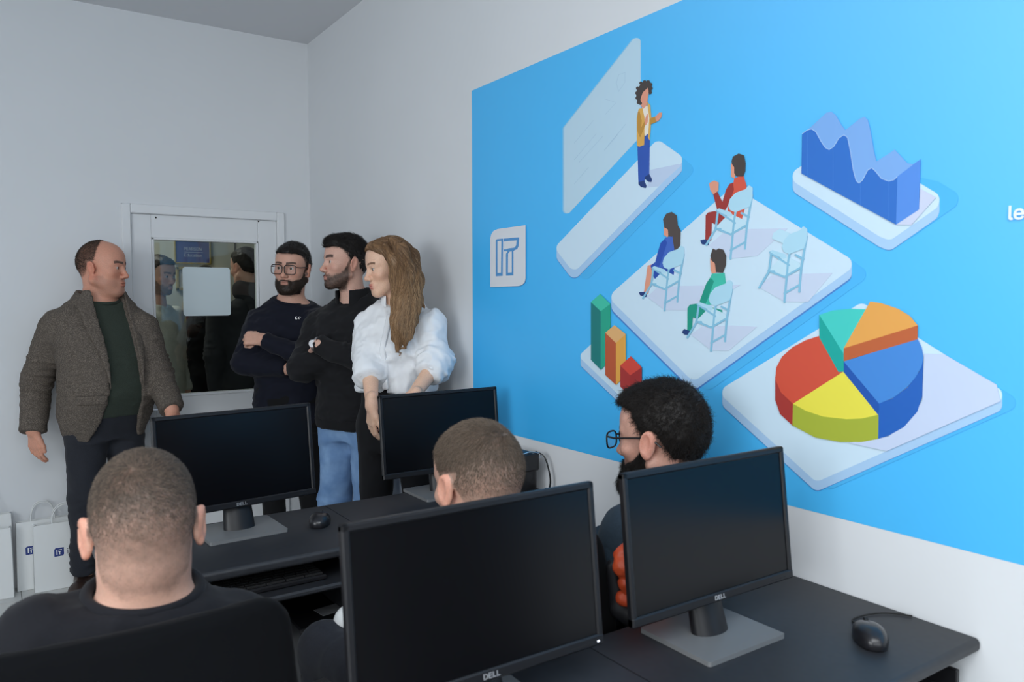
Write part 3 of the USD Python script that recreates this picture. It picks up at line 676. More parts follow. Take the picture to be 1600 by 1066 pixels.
def nets(F, xs, ys, zs):
    s = F < 0
    c = np.zeros(np.array(F.shape) - 1, np.uint8)
    cor = [(i, j, k) for i in (0, 1) for j in (0, 1) for k in (0, 1)]
    n = F.shape
    for i, j, k in cor: c += s[i:n[0] - 1 + i, j:n[1] - 1 + j, k:n[2] - 1 + k]
    act = (c > 0) & (c < 8)
    I, J, K = np.nonzero(act)
    idx = np.full(act.shape, -1, np.int64); idx[I, J, K] = np.arange(len(I))
    pos = np.zeros((len(I), 3)); cnt = np.zeros(len(I))
    for a in cor:
        for q in range(3):
            if a[q]: continue
            b = list(a); b[q] = 1
            fa, fb = F[I + a[0], J + a[1], K + a[2]].astype(float), F[I + b[0], J + b[1], K + b[2]].astype(float)
            m = (fa < 0) != (fb < 0)
            t = np.where(m, fa / np.where(m, fa - fb, 1), 0)
            A = np.c_[xs[I + a[0]], ys[J + a[1]], zs[K + a[2]]]; B = np.c_[xs[I + b[0]], ys[J + b[1]], zs[K + b[2]]]
            pos += m[:, None] * (A + (B - A) * t[:, None]); cnt += m
    v = pos / cnt[:, None]; faces = []
    for q in range(3):
        u, w = [(1, 2), (2, 0), (0, 1)][q]
        sl0, sl1 = [slice(1, -1)] * 3, [slice(1, -1)] * 3
        sl0[q], sl1[q] = slice(0, -1), slice(1, None)
        d = s[tuple(sl0)].astype(np.int8) - s[tuple(sl1)]
        P = np.array(np.nonzero(d)).T
        if not len(P): continue
        sg = d[tuple(P.T)]
        P = P + 1; P[:, q] -= 1
        du, dw = np.zeros(3, int), np.zeros(3, int); du[u] = 1; dw[w] = 1
        quad = np.stack([idx[tuple((P - du - dw).T)], idx[tuple((P - dw).T)], idx[tuple(P.T)], idx[tuple((P - du).T)]], 1)
        quad[sg < 0] = quad[sg < 0][:, ::-1]
        faces.append(quad)
    f = np.vstack(faces); f = np.vstack([f[:, [0, 1, 2]], f[:, [0, 2, 3]]])
    return v, f
def cone(a, b, ra, rb, cap=False, cap0=False):
    a, b = np.array(a, float), np.array(b, float); ba = b - a; L2 = ba @ ba + 1e-12; L = math.sqrt(L2)
    def fn(X, Y, Z):
        x, y, z = X - a[0], Y - a[1], Z - a[2]
        t = (x * ba[0] + y * ba[1] + z * ba[2]) / L2
        h = np.clip(t, 0, 1)
        d = np.sqrt((x - h * ba[0]) ** 2 + (y - h * ba[1]) ** 2 + (z - h * ba[2]) ** 2) - (ra + (rb - ra) * h)
        if cap: d = np.maximum(d, (t - 1) * L)
        if cap0: d = np.maximum(d, -t * L)
        return d
    r = max(ra, rb)
    return fn, np.minimum(a, b) - r, np.maximum(a, b) + r
def ell(c, R, rad):
    """ellipsoid: centre, rows of R = its axes, radii"""
    c, R, rad = np.array(c, float), np.array(R, float), np.array(rad, float)
    def fn(X, Y, Z):
        x, y, z = X - c[0], Y - c[1], Z - c[2]
        k0 = k1 = 0
        for i in range(3):
            q = (R[i, 0] * x + R[i, 1] * y + R[i, 2] * z) / rad[i]
            k0 = k0 + q * q; k1 = k1 + (q / rad[i]) ** 2
        k0, k1 = np.sqrt(k0), np.sqrt(k1) + 1e-9
        return k0 * (k0 - 1) / k1
    e = np.sqrt(((R * rad[:, None]) ** 2).sum(0))
    return fn, c - e, c + e
def torso(secs, L, F, infl=0.0, p=2.3, zlo=None, zhi=None):
    """secs: rows (x, y, z, a, b) by rising z; L, F = lateral and forward unit vectors"""
    S_ = np.array(secs, float); S_ = S_[np.argsort(S_[:, 2])]
    z = S_[:, 2]
    from scipy.interpolate import PchipInterpolator
    zz = np.linspace(z[0], z[-1], 80); fine = PchipInterpolator(z, S_)(zz)
    zl, zh = (z[0] if zlo is None else zlo), (z[-1] if zhi is None else zhi)
    def fn(X, Y, Z):
        cx, cy, a, b = (np.interp(Z, zz, fine[:, i]) for i in (0, 1, 3, 4))
        a = a + infl; b = b + infl
        x, y = X - cx, Y - cy
        u, v = np.abs(x * L[0] + y * L[1]) / a, np.abs(x * F[0] + y * F[1]) / b
        d = ((u ** p + v ** p) ** (1 / p) - 1) * np.minimum(a, b)
        return np.maximum(np.maximum(d, Z - zh), zl - Z)
    r = S_[:, 3:].max() + infl
    return fn, [S_[:, 0].min() - r, S_[:, 1].min() - r, zl], [S_[:, 0].max() + r, S_[:, 1].max() + r, zh]
Zu = np.array([0, 0, 1.0])
def unit(v): v = np.array(v, float); return v / np.linalg.norm(v)
def facing(p, alpha):
    dv = unit([p[0], p[1], 0]); rv = np.array([dv[1], -dv[0], 0]); a = math.radians(alpha)
    F = -math.cos(a) * dv + math.sin(a) * rv
    return unit(F), np.cross(Zu, F)

class Head:
    def __init__(self, C, alpha, pitch=0, roll=0, s=1.0, w=1.0):
        self.C, self.s, self.w = np.array(C, float), s, w
        F, L = facing(C, alpha); U = Zu
        p, r = math.radians(pitch), math.radians(roll)       # pitch > 0 looks down; roll > 0 leans to the person's left
        F, U = math.cos(p) * F - math.sin(p) * U, math.cos(p) * U + math.sin(p) * F
        L, U = math.cos(r) * L - math.sin(r) * U, math.cos(r) * U + math.sin(r) * L
        self.R = np.array([L, F, U])
    def p(self, l, f, u): return self.C + self.s * (np.array([l * self.w, f, u]) @ self.R)
    def loc(self, P): return ((P - self.C) @ self.R.T) / (self.s * np.array([self.w, 1, 1]))
    def ell(self, l, f, u, a, b, c, tilt=None):
        R = self.R if tilt is None else tilt @ self.R
        return ell(self.p(l, f, u), R, self.s * np.array([a * self.w, b, c]))
    def cone(self, p, q, ra, rb): return cone(self.p(*p), self.p(*q), ra * self.s, rb * self.s)
def rx(a): c, s = math.cos(a), math.sin(a); return np.array([[1, 0, 0], [0, c, s], [0, -s, c]])
def rz(a): c, s = math.cos(a), math.sin(a); return np.array([[c, s, 0], [-s, c, 0], [0, 0, 1]])
def ry(a): c, s = math.cos(a), math.sin(a); return np.array([[c, 0, s], [0, 1, 0], [-s, 0, c]])

def head_shape(V, H, o):
    jw, nose, ear, fat = o.get('jaw', 1.0), o.get('nose', 1.0), o.get('ear', 1.0), o.get('fat', 0.0)
    V.add(H.ell(0, -0.012, 0.036, 0.077, 0.097, 0.085), 0.02)
    V.add(H.ell(0, -0.045, 0.01, 0.066, 0.062, 0.066), 0.03)
    V.add(H.ell(0, 0.034, 0.036, 0.063, 0.055, 0.062), 0.03)
    V.add(H.ell(0, 0.034, -0.03, 0.058 + fat, 0.053, 0.078), 0.03)
    V.add(H.ell(0, 0.032, -0.074, (0.047 + fat) * jw, 0.052, 0.040), 0.025)
    V.add(H.ell(0, 0.072, -0.103, 0.021, 0.017, 0.017), 0.022)
    for s in (-1, 1):
        V.add(H.cone((s * 0.056 * jw, 0.0, -0.055), (s * 0.018, 0.068, -0.103), 0.016 + fat, 0.013), 0.022)
        V.add(H.ell(s * 0.041, 0.060, -0.026, 0.024, 0.020, 0.019), 0.02)
        V.add(H.cone((s * 0.012, 0.083, 0.018), (s * 0.045, 0.066, 0.020), 0.010, 0.010), 0.014)
    for s in (-1, 1):
        V.cut(H.ell(s * 0.031, 0.099, -0.001, 0.018, 0.019, 0.011), 0.014)
    V.add(H.cone((0, 0.084, 0.010), (0, 0.084 + 0.020 * nose, -0.034), 0.0075, 0.0095), 0.012)
    V.add(H.ell(0, 0.085 + 0.020 * nose, -0.037, 0.012, 0.011, 0.010), 0.008)
    for s in (-1, 1):
        V.add(H.ell(s * 0.012, 0.091 + 0.004 * nose, -0.041, 0.0075, 0.010, 0.0075), 0.006)
        V.cut(H.ell(s * 0.0065, 0.097 + 0.006 * nose, -0.048, 0.0035, 0.005, 0.004), 0.003)
        V.add(H.ell(s * 0.031, 0.0735, -0.001, 0.0148, 0.0148, 0.0138), 0.005)      # lids
        V.cut(H.ell(s * 0.0315, 0.0900, -0.0012, 0.0135, 0.0120, o.get('eye', 0.0062)), 0.0015)
    # mouth
    V.add(H.ell(0, 0.079, -0.072, 0.026, 0.016, 0.020), 0.012)
    V.add(H.ell(0, 0.0925, -0.0665, 0.019, 0.0065, 0.0045), 0.005)
    V.add(H.ell(0, 0.0915, -0.0775, 0.017, 0.0070, 0.0055), 0.005)
    V.cut(H.ell(0, 0.0985, -0.0715, 0.021, 0.0075, o.get('mouth', 0.0012)), 0.003)
    V.cut(H.ell(0, 0.098, -0.0885, 0.014, 0.006, 0.004), 0.006)
    # ears
    for s in (-1, 1):
        fl = o.get('flare', 0.35)
        T = ry(-s * 0.12) @ rz(s * fl) @ rx(-0.18)
        T = rz(-s * fl) @ rx(0.18)
        c = (s * (0.0795 + 0.012 * fl), -0.010, -0.008)
        V.add(H.ell(*c, 0.0065, 0.0185 * ear, 0.032 * ear, T), 0.006)
        V.add(H.ell(c[0] - s * 0.001, c[1] - 0.004, c[2] + 0.012, 0.0078, 0.017 * ear, 0.020 * ear, T), 0.004)
        V.cut(H.ell(c[0] + s * 0.0082, c[1] + 0.003, c[2] + 0.003, 0.0068, 0.0115 * ear, 0.022 * ear, T), 0.003)
        V.add(H.ell(c[0] - s * 0.002, c[1] + 0.013, c[2] - 0.004, 0.006, 0.005, 0.008), 0.004)
        V.add(H.ell(c[0] - s * 0.001, c[1] + 0.004, c[2] - 0.026, 0.006, 0.009, 0.009), 0.004)
    if o.get('chins'):
        V.add(H.ell(0, 0.035, -0.112, 0.05, 0.042, 0.026), 0.03)

def hand_shape(V, W, d, n, s, curl=(0.35, 0.45, 0.3), sc=1.0, thumb=0.6, spread=0.05):
    """W wrist, d towards the fingers, n out of the back of the hand, s towards the thumb"""
    d, n, s = unit(d), unit(n), unit(s)
    tips = []
    for i in range(4):
        off = (1.5 - i)
        k0 = W + s * off * 0.010 * sc; k1 = W + d * (0.088 - 0.004 * abs(i - 1)) * sc + s * off * 0.0195 * sc
        V.add(cone(k0, k1, 0.0135 * sc, 0.0105 * sc), 0.012)
        ang = 0.0; p = k1; L3 = [(0.041, 0.026, 0.020), (0.045, 0.029, 0.021), (0.042, 0.027, 0.020), (0.033, 0.021, 0.018)][i]
        dd = unit(d + s * off * spread)
        for j in range(3):
            ang += curl[j] * (1 + 0.1 * i)
            q = p + (dd * math.cos(ang) - n * math.sin(ang)) * L3[j] * sc
            V.add(cone(p, q, (0.0094 - 0.0009 * j) * sc, (0.0086 - 0.0010 * j) * sc), 0.004)
            p = q
        tips.append((p, dd * math.cos(ang) - n * math.sin(ang), dd * math.sin(ang) + n * math.cos(ang)))
    t0 = W + d * 0.018 * sc + s * 0.016 * sc; t1 = W + (d * 0.052 + s * 0.036 - n * 0.012 * thumb) * sc
    t2 = t1 + unit(d * 0.9 + s * 0.35 - n * thumb * 0.6) * 0.034 * sc; t3 = t2 + unit(d * 1.0 - n * thumb * 0.9 - s * 0.05) * 0.027 * sc
    V.add(cone(t0, t1, 0.0135 * sc, 0.0125 * sc), 0.012); V.add(cone(t1, t2, 0.0115 * sc, 0.0098 * sc), 0.006); V.add(cone(t2, t3, 0.0098 * sc, 0.0080 * sc), 0.004)
    return tips

def ramp(x, a, b): return np.clip((x - a) / (b - a), 0, 1)
def mixc(c, d, t): return c + (np.asarray(d) - c) * t[:, None]
def skin_colors(v, H, o):
    """the person's own colouring: lips, brows, beard shadow, close-cropped scalp"""
    base = np.array(o['skin']); col = np.tile(base, (len(v), 1))
    q = H.loc(v); l, f, u = q.T; al = np.abs(l)
    near = (np.linalg.norm(q, axis=1) < 0.16)
    nz = meshkit.fbm(q * 90, 3, 5)
    # cheeks, nose, ears pinker
    red = np.array(o.get('flush', base * [1.0, 0.80, 0.76]))
    t = np.exp(-((al - 0.042) / 0.022) ** 2 - ((u + 0.03) / 0.022) ** 2) * (f > 0.02) * 0.55 + np.exp(-(l / 0.014) ** 2 - ((u + 0.036) / 0.014) ** 2) * (f > 0.085) * 0.55
    t = t + 0.9 * ramp(al, 0.076, 0.084) * (u > -0.06) * (u < 0.05) * (f < 0.02)
    col = mixc(col, red, np.clip(t, 0, 1) * near)
    lip = np.exp(-np.maximum(0, al / 0.0205) ** 6) * ((u < -0.0605) & (u > -0.084) & (f > 0.078))
    col = mixc(col, o.get('lips', base * [0.88, 0.62, 0.60]), 0.75 * lip * near)
    # eyebrows
    bu = 0.0215 + 0.004 * np.sin(np.clip((al - 0.012) / 0.04, 0, 1) * 2.6)
    br = ramp(0.0052 * o.get('brow', 1.0) + 0.0014 * (nz - 0.5) - np.abs(u - bu), -0.001, 0.001) * (al > 0.010) * (al < 0.052) * (f > 0.045)
    if 'hair' in o:
        col = mixc(col, np.array(o['hair']) * 1.2, 0.88 * br * near)
        sc = o.get('scalp', 0.0)
        if sc:
            hl = hairline(q, o)
            t = ramp(u - hl + 0.010 * (nz - 0.5), -0.008, 0.010)
            fd = o.get('fade')
            if fd is not None: t = t * (fd[0] + (1 - fd[0]) * ramp(u + 0.012 * (nz - 0.5), fd[1], fd[2]))
            t = np.where(ramp(al, 0.0795, 0.0815) * (f < 0.015) * (u < 0.035) * (f > -0.045) > 0.5, 0, t)
            col = mixc(col, o.get('scalp_color', o['hair']), np.clip(t * sc * (0.85 + 0.5 * (nz - 0.5)), 0, 1) * near)
    bd = o.get('beard', 0.0)
    if bd:
        col = mixc(col, o.get('beard_color', o['hair']), bd * beard_mask(q, o, nz) * near)
    if o.get('liner'):
        t = np.exp(-((al - 0.031) / 0.013) ** 4 - ((u - 0.0035) / 0.003) ** 2) * (f > 0.07)
        col = mixc(col, (0.03, 0.02, 0.015), 0.8 * t * near)
    return col
def beard_mask(q, o, nz=0.5):
    l, f, u = q.T; al = np.abs(l)
    top = np.interp(f, [-0.005, 0.012, 0.026, 0.050, 0.070, 0.10], [0.012, 0.002, -0.034, -0.053, -0.0555, -0.0555])
    m = ramp(top - u + 0.012 * (nz - 0.5), -0.006, 0.008) * ramp(f, -0.004, 0.012) * ramp(u, -0.135, -0.118)
    m = m * (1 - ramp(al, 0.070, 0.074) * (u > -0.04))
    lip = ramp(0.0195 - al, -0.002, 0.004) * ramp(u, -0.0835, -0.0805) * ramp(-u, 0.0630, 0.0655) * (f > 0.07)
    chk = np.exp(-((al - 0.034) / 0.012) ** 2 - ((u + 0.060) / 0.010) ** 2) * (f > 0.045)
    m = m * (1 - lip) * (1 - 0.5 * chk)
    return np.clip(m * (0.75 + 0.5 * nz), 0, 1)
def hairline(q, o):
    l, f, u = q.T
    phi = np.degrees(np.arctan2(np.abs(l), f + 0.01))
    return np.interp(phi, o.get('hl_phi', [0, 30, 50, 66, 80, 92, 104, 125, 150, 180]), o.get('hl_u', [0.078, 0.080, 0.066, 0.034, -0.008, -0.012, 0.016, -0.035, -0.062, -0.068]))
def hair_cap(H, o, prims, h=0.003, name_dis=0.0):
    """prims: [(l, f, u, a, b, c)] volumes of hair; cut at the hairline"""
    c = H.C; r = 0.17 * H.s
    V = Vol(c - r, c + r + [0, 0, 0.03], h)
    for p in prims: V.add(H.ell(*p), 0.025)
    R = H.R; s = H.s
    def kp(X, Y, Z):
        l = ((X - c[0]) * R[0, 0] + (Y - c[1]) * R[0, 1] + (Z - c[2]) * R[0, 2]) / s / H.w
        f = ((X - c[0]) * R[1, 0] + (Y - c[1]) * R[1, 1] + (Z - c[2]) * R[1, 2]) / s
        u = ((X - c[0]) * R[2, 0] + (Y - c[1]) * R[2, 1] + (Z - c[2]) * R[2, 2]) / s
        phi = np.degrees(np.arctan2(np.abs(l), f + 0.01))
        hl = np.interp(phi, o.get('hl_phi', [0, 30, 50, 66, 80, 92, 104, 125, 150, 180]), o.get('hl_u', [0.078, 0.080, 0.066, 0.034, -0.008, -0.012, 0.016, -0.035, -0.062, -0.068]))
        return (hl - u) * 0.7 * s
    V.keep(kp)
    return V.mesh()
def vnormals(v, f):
    n = np.zeros_like(v); fn = np.cross(v[f[:, 1]] - v[f[:, 0]], v[f[:, 2]] - v[f[:, 0]])
    for k in range(3): np.add.at(n, f[:, k], fn)
    return n / (np.linalg.norm(n, axis=1, keepdims=True) + 1e-12)
def roots(v, f, n, seed=1, ok=None):
    r = np.random.default_rng(seed)
    a = v[f[:, 0]]; b = v[f[:, 1]]; c = v[f[:, 2]]
    ar = np.linalg.norm(np.cross(b - a, c - a), axis=1)
    if ok is not None: ar = ar * ok((a + b + c) / 3)
    i = r.choice(len(f), n, p=ar / ar.sum()); u, w = r.random(n), r.random(n)
    fl = u + w > 1; u[fl], w[fl] = 1 - u[fl], 1 - w[fl]
    P = a[i] + (b - a)[i] * u[:, None] + (c - a)[i] * w[:, None]
    vn = vnormals(v, f)
    N = vn[f[i, 0]]
    return P, N, r
def strands(v, f, n, length, flow, lift=0.5, k=4, seed=1, ok=None, jit=0.25, curl=0.0, lenf=None):
    """short hair: flow(P, N) -> tangent direction; lift = how far it stands off the surface"""
    P, N, r = roots(v, f, n, seed, ok)
    D = flow(P, N); D = D - N * (D * N).sum(1, keepdims=True); D /= np.linalg.norm(D, axis=1, keepdims=True) + 1e-9
    D = D + r.normal(0, jit, D.shape)
    ln = length * (0.7 + 0.6 * r.random(n)) * (1 if lenf is None else lenf(P))
    d0 = N * lift + D * (1 - lift); d0 /= np.linalg.norm(d0, axis=1, keepdims=True)
    pts = [P - N * 0.001]
    ph = r.random(n) * 6.28; B = np.cross(N, D)
    for j in range(1, k):
        t = j / (k - 1)
        dirv = d0 * (1 - 0.45 * t) + D * 0.45 * t - N * 0.12 * t
        w = curl * (np.cos(ph + 7 * t)[:, None] * N + np.sin(ph + 7 * t)[:, None] * B) if curl else 0
        pts.append(P + dirv * (ln * t)[:, None] + w * t)
    return np.stack(pts, 1)
def relax(v, f, it=2, lam=0.5):
    from scipy.sparse import coo_matrix
    e = np.vstack([f[:, [0, 1]], f[:, [1, 2]], f[:, [2, 0]]]); e = np.vstack([e, e[:, ::-1]])
    A = coo_matrix((np.ones(len(e)), (e[:, 0], e[:, 1])), (len(v), len(v))).tocsr(); A.data[:] = 1
    dg = np.asarray(A.sum(1)).ravel()[:, None]
    for _ in range(it):
        v = v + lam * (A @ v / dg - v); v = v - lam * 0.96 * (A @ v / dg - v)
    return v, f
def combed(v, f, n, step, k, flow, seed=1, ok=None, jit=0.1, off=0.0015):
    """long hair: strands that run over the surface of a lock, step by step"""
    from scipy.spatial import cKDTree
    P, N, r = roots(v, f, n, seed, ok); T = cKDTree(v); vn = vnormals(v, f)
    j = r.normal(0, jit, P.shape); out = []
    for i in range(k):
        _, q = T.query(P); nn = vn[q]
        P = P - nn * (((P - v[q]) * nn).sum(1) - off * (0.4 + r.random(n)) - 0.003 * (i / k) ** 3)[:, None]
        out.append(P)
        D = flow(P, nn) + j; D = D - nn * (D * nn).sum(1, keepdims=True); D /= np.linalg.norm(D, axis=1, keepdims=True) + 1e-9
        P = P + D * step
    return np.stack(out, 1)
def fold(v, f, amp, freq=(9, 9, 14), seed=0, mask=None):
    n = vnormals(v, f)
    p = v * np.array(freq)
    a = meshkit.fbm(p + 3.1, 3, seed); b = meshkit.fbm(p * 1.7 + 9.0, 2, seed + 5)
    r = (1 - np.abs(2 * a - 1)) ** 2 * 1.2 - 0.75 + 0.5 * (b - 0.5)
    if mask is not None: r = r * mask(v)
    return v + n * (amp * r)[:, None], f
def rings(v, f, a, b, amp, lam=0.03, reach=0.09, seed=0):
    """creases that ring a sleeve or a trouser leg between a and b"""
    a, b = np.array(a), np.array(b); ba = b - a; L = np.linalg.norm(ba); ba = ba / L
    q = v - a; t = q @ ba; dist = np.linalg.norm(q - t[:, None] * ba, axis=1)
    m = ramp(t, -0.02, 0.02) * ramp(L + 0.02 - t, 0, 0.04) * (dist < reach)
    n = vnormals(v, f)
    ph = meshkit.noise(v * 14 + seed * 7.7, seed) * 5.0
    w = np.sin(t / lam * 6.283 + ph * 1.6); w = np.where(w > 0, w, w * 0.45) * ramp(meshkit.noise(v * 11 + 5.5 + seed, seed + 2), 0.35, 0.65)
    return v + n * (amp * m * w)[:, None], f
DEF = [(-0.16, .150, .105, 0), (0, .172, .122, 0), (.22, .160, .116, .004), (.48, .168, .124, .006), (.66, .182, .128, .002), (.80, .184, .112, -.010), (.885, .172, .092, -.016), (.95, .130, .078, -.020), (1.01, .088, .070, -.022), (1.08, .062, .060, -.020)]
def body_secs(pel, nk, L, F, prof, sw=1.0, sd=1.0):
    out = []
    for t, a, b, fo in prof:
        c = pel + (nk - pel) * t + F * fo
        out.append((c[0], c[1], pel[2] + (nk[2] - pel[2]) * t, a * sw, b * sd))
    return out
def eyes(H, parent, gaze=(0, 1, 0), iris=(0.09, 0.06, 0.035)):
    g = unit(np.array(gaze)) @ H.R
    for s in (-1, 1):
        m = trimesh.creation.icosphere(3, 0.0126 * H.s); v = np.array(m.vertices)
        a = np.degrees(np.arccos(np.clip(unit(g) @ (v / np.linalg.norm(v, axis=1, keepdims=True)).T, -1, 1)))
        col = np.where((a < 14)[:, None], (0.008, 0.008, 0.008), np.where((a < 33)[:, None], iris, (0.55, 0.53, 0.51)))
        obj('eye', (v + H.p(s * 0.0312, 0.0742, -0.001), np.array(m.faces)), 'eye', parent, col=col)
def glasses(H, parent, col_mat, wd=0.026, hd=0.019, rr=0.0016, f=0.1, u=-0.006, round_=4.0):
    fr = []
    for s in (-1, 1):
        t = np.linspace(0, 2 * np.pi, 33)[:-1]
        e = 2 / round_
        px = np.sign(np.cos(t)) * np.abs(np.cos(t)) ** e * wd; pu = np.sign(np.sin(t)) * np.abs(np.sin(t)) ** e * hd
        pu = pu * (1 + 0.0 * px)
        ring = [H.p(s * 0.034 + a, f - 0.25 * abs(s * 0.034 + a) ** 2 * 20 * 0.2, u + b) for a, b in zip(px, pu)]
        fr.append(tube(ring, rr * H.s, 8, closed=True))
        ln = np.array(ring); c = ln.mean(0); n = len(ln)
        lens = trimesh.Trimesh(np.vstack([ln, ln - H.R[1] * 0.0012, c, c - H.R[1] * 0.0012]), [[i, (i + 1) % n, 2 * n] for i in range(n)] + [[n + (i + 1) % n, n + i, 2 * n + 1] for i in range(n)] + [[i, n + i, (i + 1) % n] for i in range(n)] + [[(i + 1) % n, n + i, n + (i + 1) % n] for i in range(n)], process=False)
        fr.append(('lens', lens))
        fr.append(tube([H.p(s * (0.034 + wd), f - 0.006, u + hd * 0.55), H.p(s * 0.0745, f - 0.03, u + hd * 0.5), H.p(s * 0.083, 0.0, 0.008), H.p(s * 0.082, -0.02, 0.006), H.p(s * 0.078, -0.04, -0.012)], rr * 1.15 * H.s, 7))
    fr.append(tube([H.p(-0.009, f, u + hd * 0.3), H.p(0, f + 0.002, u + hd * 0.42), H.p(0.009, f, u + hd * 0.3)], rr * H.s, 7))
    g = obj('glasses', [x for x in fr if not isinstance(x, tuple)], col_mat, parent, smooth=True)
    for x in fr:
        if isinstance(x, tuple): obj('lens', x[1], 'lens', g, smooth=False)
vm('skin', 0.48, 220, 0.06, subsurface_weight=0.12, subsurface_scale=0.006, specular_ior_level=0.35)
vm('eye', 0.12)
pm('frame_black', (0.012, 0.012, 0.014), 0.3); pm('frame_brown', (0.03, 0.016, 0.012), 0.3)
def cloth(name, c, var=0.15, scale=250, rough=0.85, bump=0.3, sheen=0.05, spec=0.25):
    c = np.array(c)
    nm(name, tuple(c * (1 - var)), tuple(c * (1 + var)), scale, rough=rough, bump=bump, bdist=0.0008, sheen_weight=sheen, specular_ior_level=spec)
def hairm(name, c, rough=0.42): pm(name, c, rough, specular_ior_level=0.25)

def person(o):
    """o: a dict, see the list below. Builds one person as one thing."""
    H = Head(pt(*o['head']), o['ha'], o.get('hp', 0), o.get('hr', 0), o.get('hs', 1.0), o.get('hw', 1.0))
    nk = pt(*o['neck']); F, L = facing(nk, o['ba'])
    if 'pelvis' in o: pel = np.array(o['pelvis'], float)
    else: pel = np.array([*(nk + F * o.get('lean', 0.0))[:2], o.get('hip', 0.92)])
    base = (pel[0], pel[1], 0)
    th = thing('person', o['label'], 'person', base, o.get('group'))
    secs = body_secs(pel, nk, L, F, o.get('prof', DEF), o.get('sw', 1.0), o.get('sd', 1.0))
    arms = {k: [pt(*q) if len(q) == 3 else np.array(q[:3]) for q in o[k]] for k in ('arm_l', 'arm_r') if k in o}
    legs = {k: [np.array(q, float) for q in o[k]] for k in ('leg_l', 'leg_r') if k in o}
    ar, lr = o.get('ar', (0.056, 0.042, 0.029)), o.get('lr', (0.083, 0.056, 0.042))
    # --- the skin, one surface
    pts = [H.C, nk, pel] + [q for a in arms.values() for q in a] + [q for a in legs.values() for q in a]
    P = np.array(pts); lo, hi = P.min(0) - 0.24, P.max(0) + 0.24; lo[2] = max(P[:, 2].min() - 0.12, -0.01)
    fr = 0.135 * H.s
    fine = [(H.C - fr - [0.0, 0.0, 0.01], H.C + fr + [0, 0, 0.01], o.get('hres', 0.003))]
    for k, hd in o.get('hands', {}).items():
        W = arms[k][2]; fine.append((W - 0.13, W + 0.13, o.get('handres', 0.0045)))
    V = Vol(lo, hi, 0.013, fine)
    V.add(torso([(x, y, z, a - 0.014, b - 0.014) for x, y, z, a, b in secs], L, F), 0.02)
    nt = H.p(0, -0.028, -0.05)
    nr = o.get('nr', (0.050, 0.058))
    for k, a in arms.items():
        V.add(cone(a[0], a[1], ar[0] - 0.008, ar[1] - 0.003), 0.04); V.add(cone(a[1], a[2], ar[1] - 0.003, ar[2] - 0.002), 0.02)
    for k, a in legs.items():
        V.add(cone(a[0], a[1], lr[0] - 0.010, lr[1] - 0.008), 0.03); V.add(cone(a[1], a[2], lr[1] - 0.010, lr[2] - 0.012), 0.02)
    head_shape(V, H, o)
    V.add(cone(nt, nk - Zu * 0.03, nr[0], nr[1]), 0.022)
    tips = {}
    for k, hd in o.get('hands', {}).items():
        W = arms[k][2]; d = unit(hd['d']) if not isinstance(hd['d'], str) else unit(W - arms[k][1])
        n = unit(np.array(hd['n']) - d * (np.array(hd['n']) @ d)); s = np.cross(n, d) * (1 if hd.get('flip') else -1)
        V.add(cone(W - d * 0.03, W + d * 0.01, ar[2] - 0.004, 0.024), 0.012)
        tips[k] = hand_shape(V, W, d, n, s, hd.get('curl', (0.35, 0.45, 0.3)), hd.get('sc', 1.0), hd.get('thumb', 0.6), hd.get('spread', 0.05))
    v, f = V.mesh()
    col = skin_colors(v, H, o)
    if o.get('nails'):
        for k in tips:
            for (p, dd, nn) in tips[k]:
                w = np.exp(-(np.linalg.norm(v - (p - dd * 0.002 + nn * 0.004), axis=1) / 0.0085) ** 4); col = mixc(col, o['nails'], w)
    body = obj('body', (v, f), 'skin', th, col=col)
    if o.get('eyes', True): eyes(H, th, o.get('gaze', (0, 1, 0)))
    o.update(H=H, th=th, secs=secs, L=L, F=F, nk=nk, pel=pel, arms=arms, legs=legs, lo=lo, hi=hi, ar=ar, lr=lr, skin_mesh=(v, f))
    return o
def top(o, name, mat, infl=0.010, sl=0.012, hem=None, h=0.010, neck=0.066, neckh=0.0, cuffs=(0.0, 0.0), amp=0.006, smat=None, sleeve=(1, 1, 1), k=0.045, extra=None, seed=1, ring=0.004, label=None, parent=None, dn=(0, 0), freq=(9, 9, 14)):
    """a sweater, shirt or jacket over the torso and arms"""
    L, F = o['L'], o['F']
    V = Vol(o['lo'], o['hi'], h)
    hem = hem if hem is not None else o['pel'][2] - 0.05
    V.add(torso(o['secs'], L, F, infl, zlo=hem), 0.02)
    for kk, a in o['arms'].items():
        r = [(x + sl) * m for x, m in zip(o['ar'], sleeve)]
        d = unit(a[2] - a[1]); cuff = cuffs[0 if kk == 'arm_l' else 1]
        V.add(cone(a[0], a[1], r[0], r[1]), k); V.add(cone(a[1], a[2] - d * cuff, r[1], r[2], cap=True), 0.025)
    N = o['nk']; nt = o['H'].p(0, -0.02, -0.05)
    ax = unit(nt - N)
    ax = unit(ax + F * 0.30); V.cut(cone(N + ax * neckh + F * (dn[0] - 0.006), N + ax * (neckh + 0.14) + F * (dn[1] - 0.006), neck, neck + 0.02, cap0=True), 0.006)
    V.cut(cone(N + ax * (neckh + 0.012), N + ax * (neckh + 0.2), neck + 0.05, neck + 0.05, cap0=True), 0.008)
    if extra: extra(V)
    v, f = V.mesh(); v, f = relax(v, f, 5)
    v, f = fold(v, f, amp, freq, seed)
    for kk, a in o['arms'].items():
        if ring: v, f = rings(v, f, a[1] + (a[0] - a[1]) * 0.45, a[1] + (a[2] - a[1]) * 0.5, ring, 0.034, 0.10, seed)
    o['garment'] = v
    return obj(name, (v, f), mat, parent or o['th'], smooth=True, label=label)
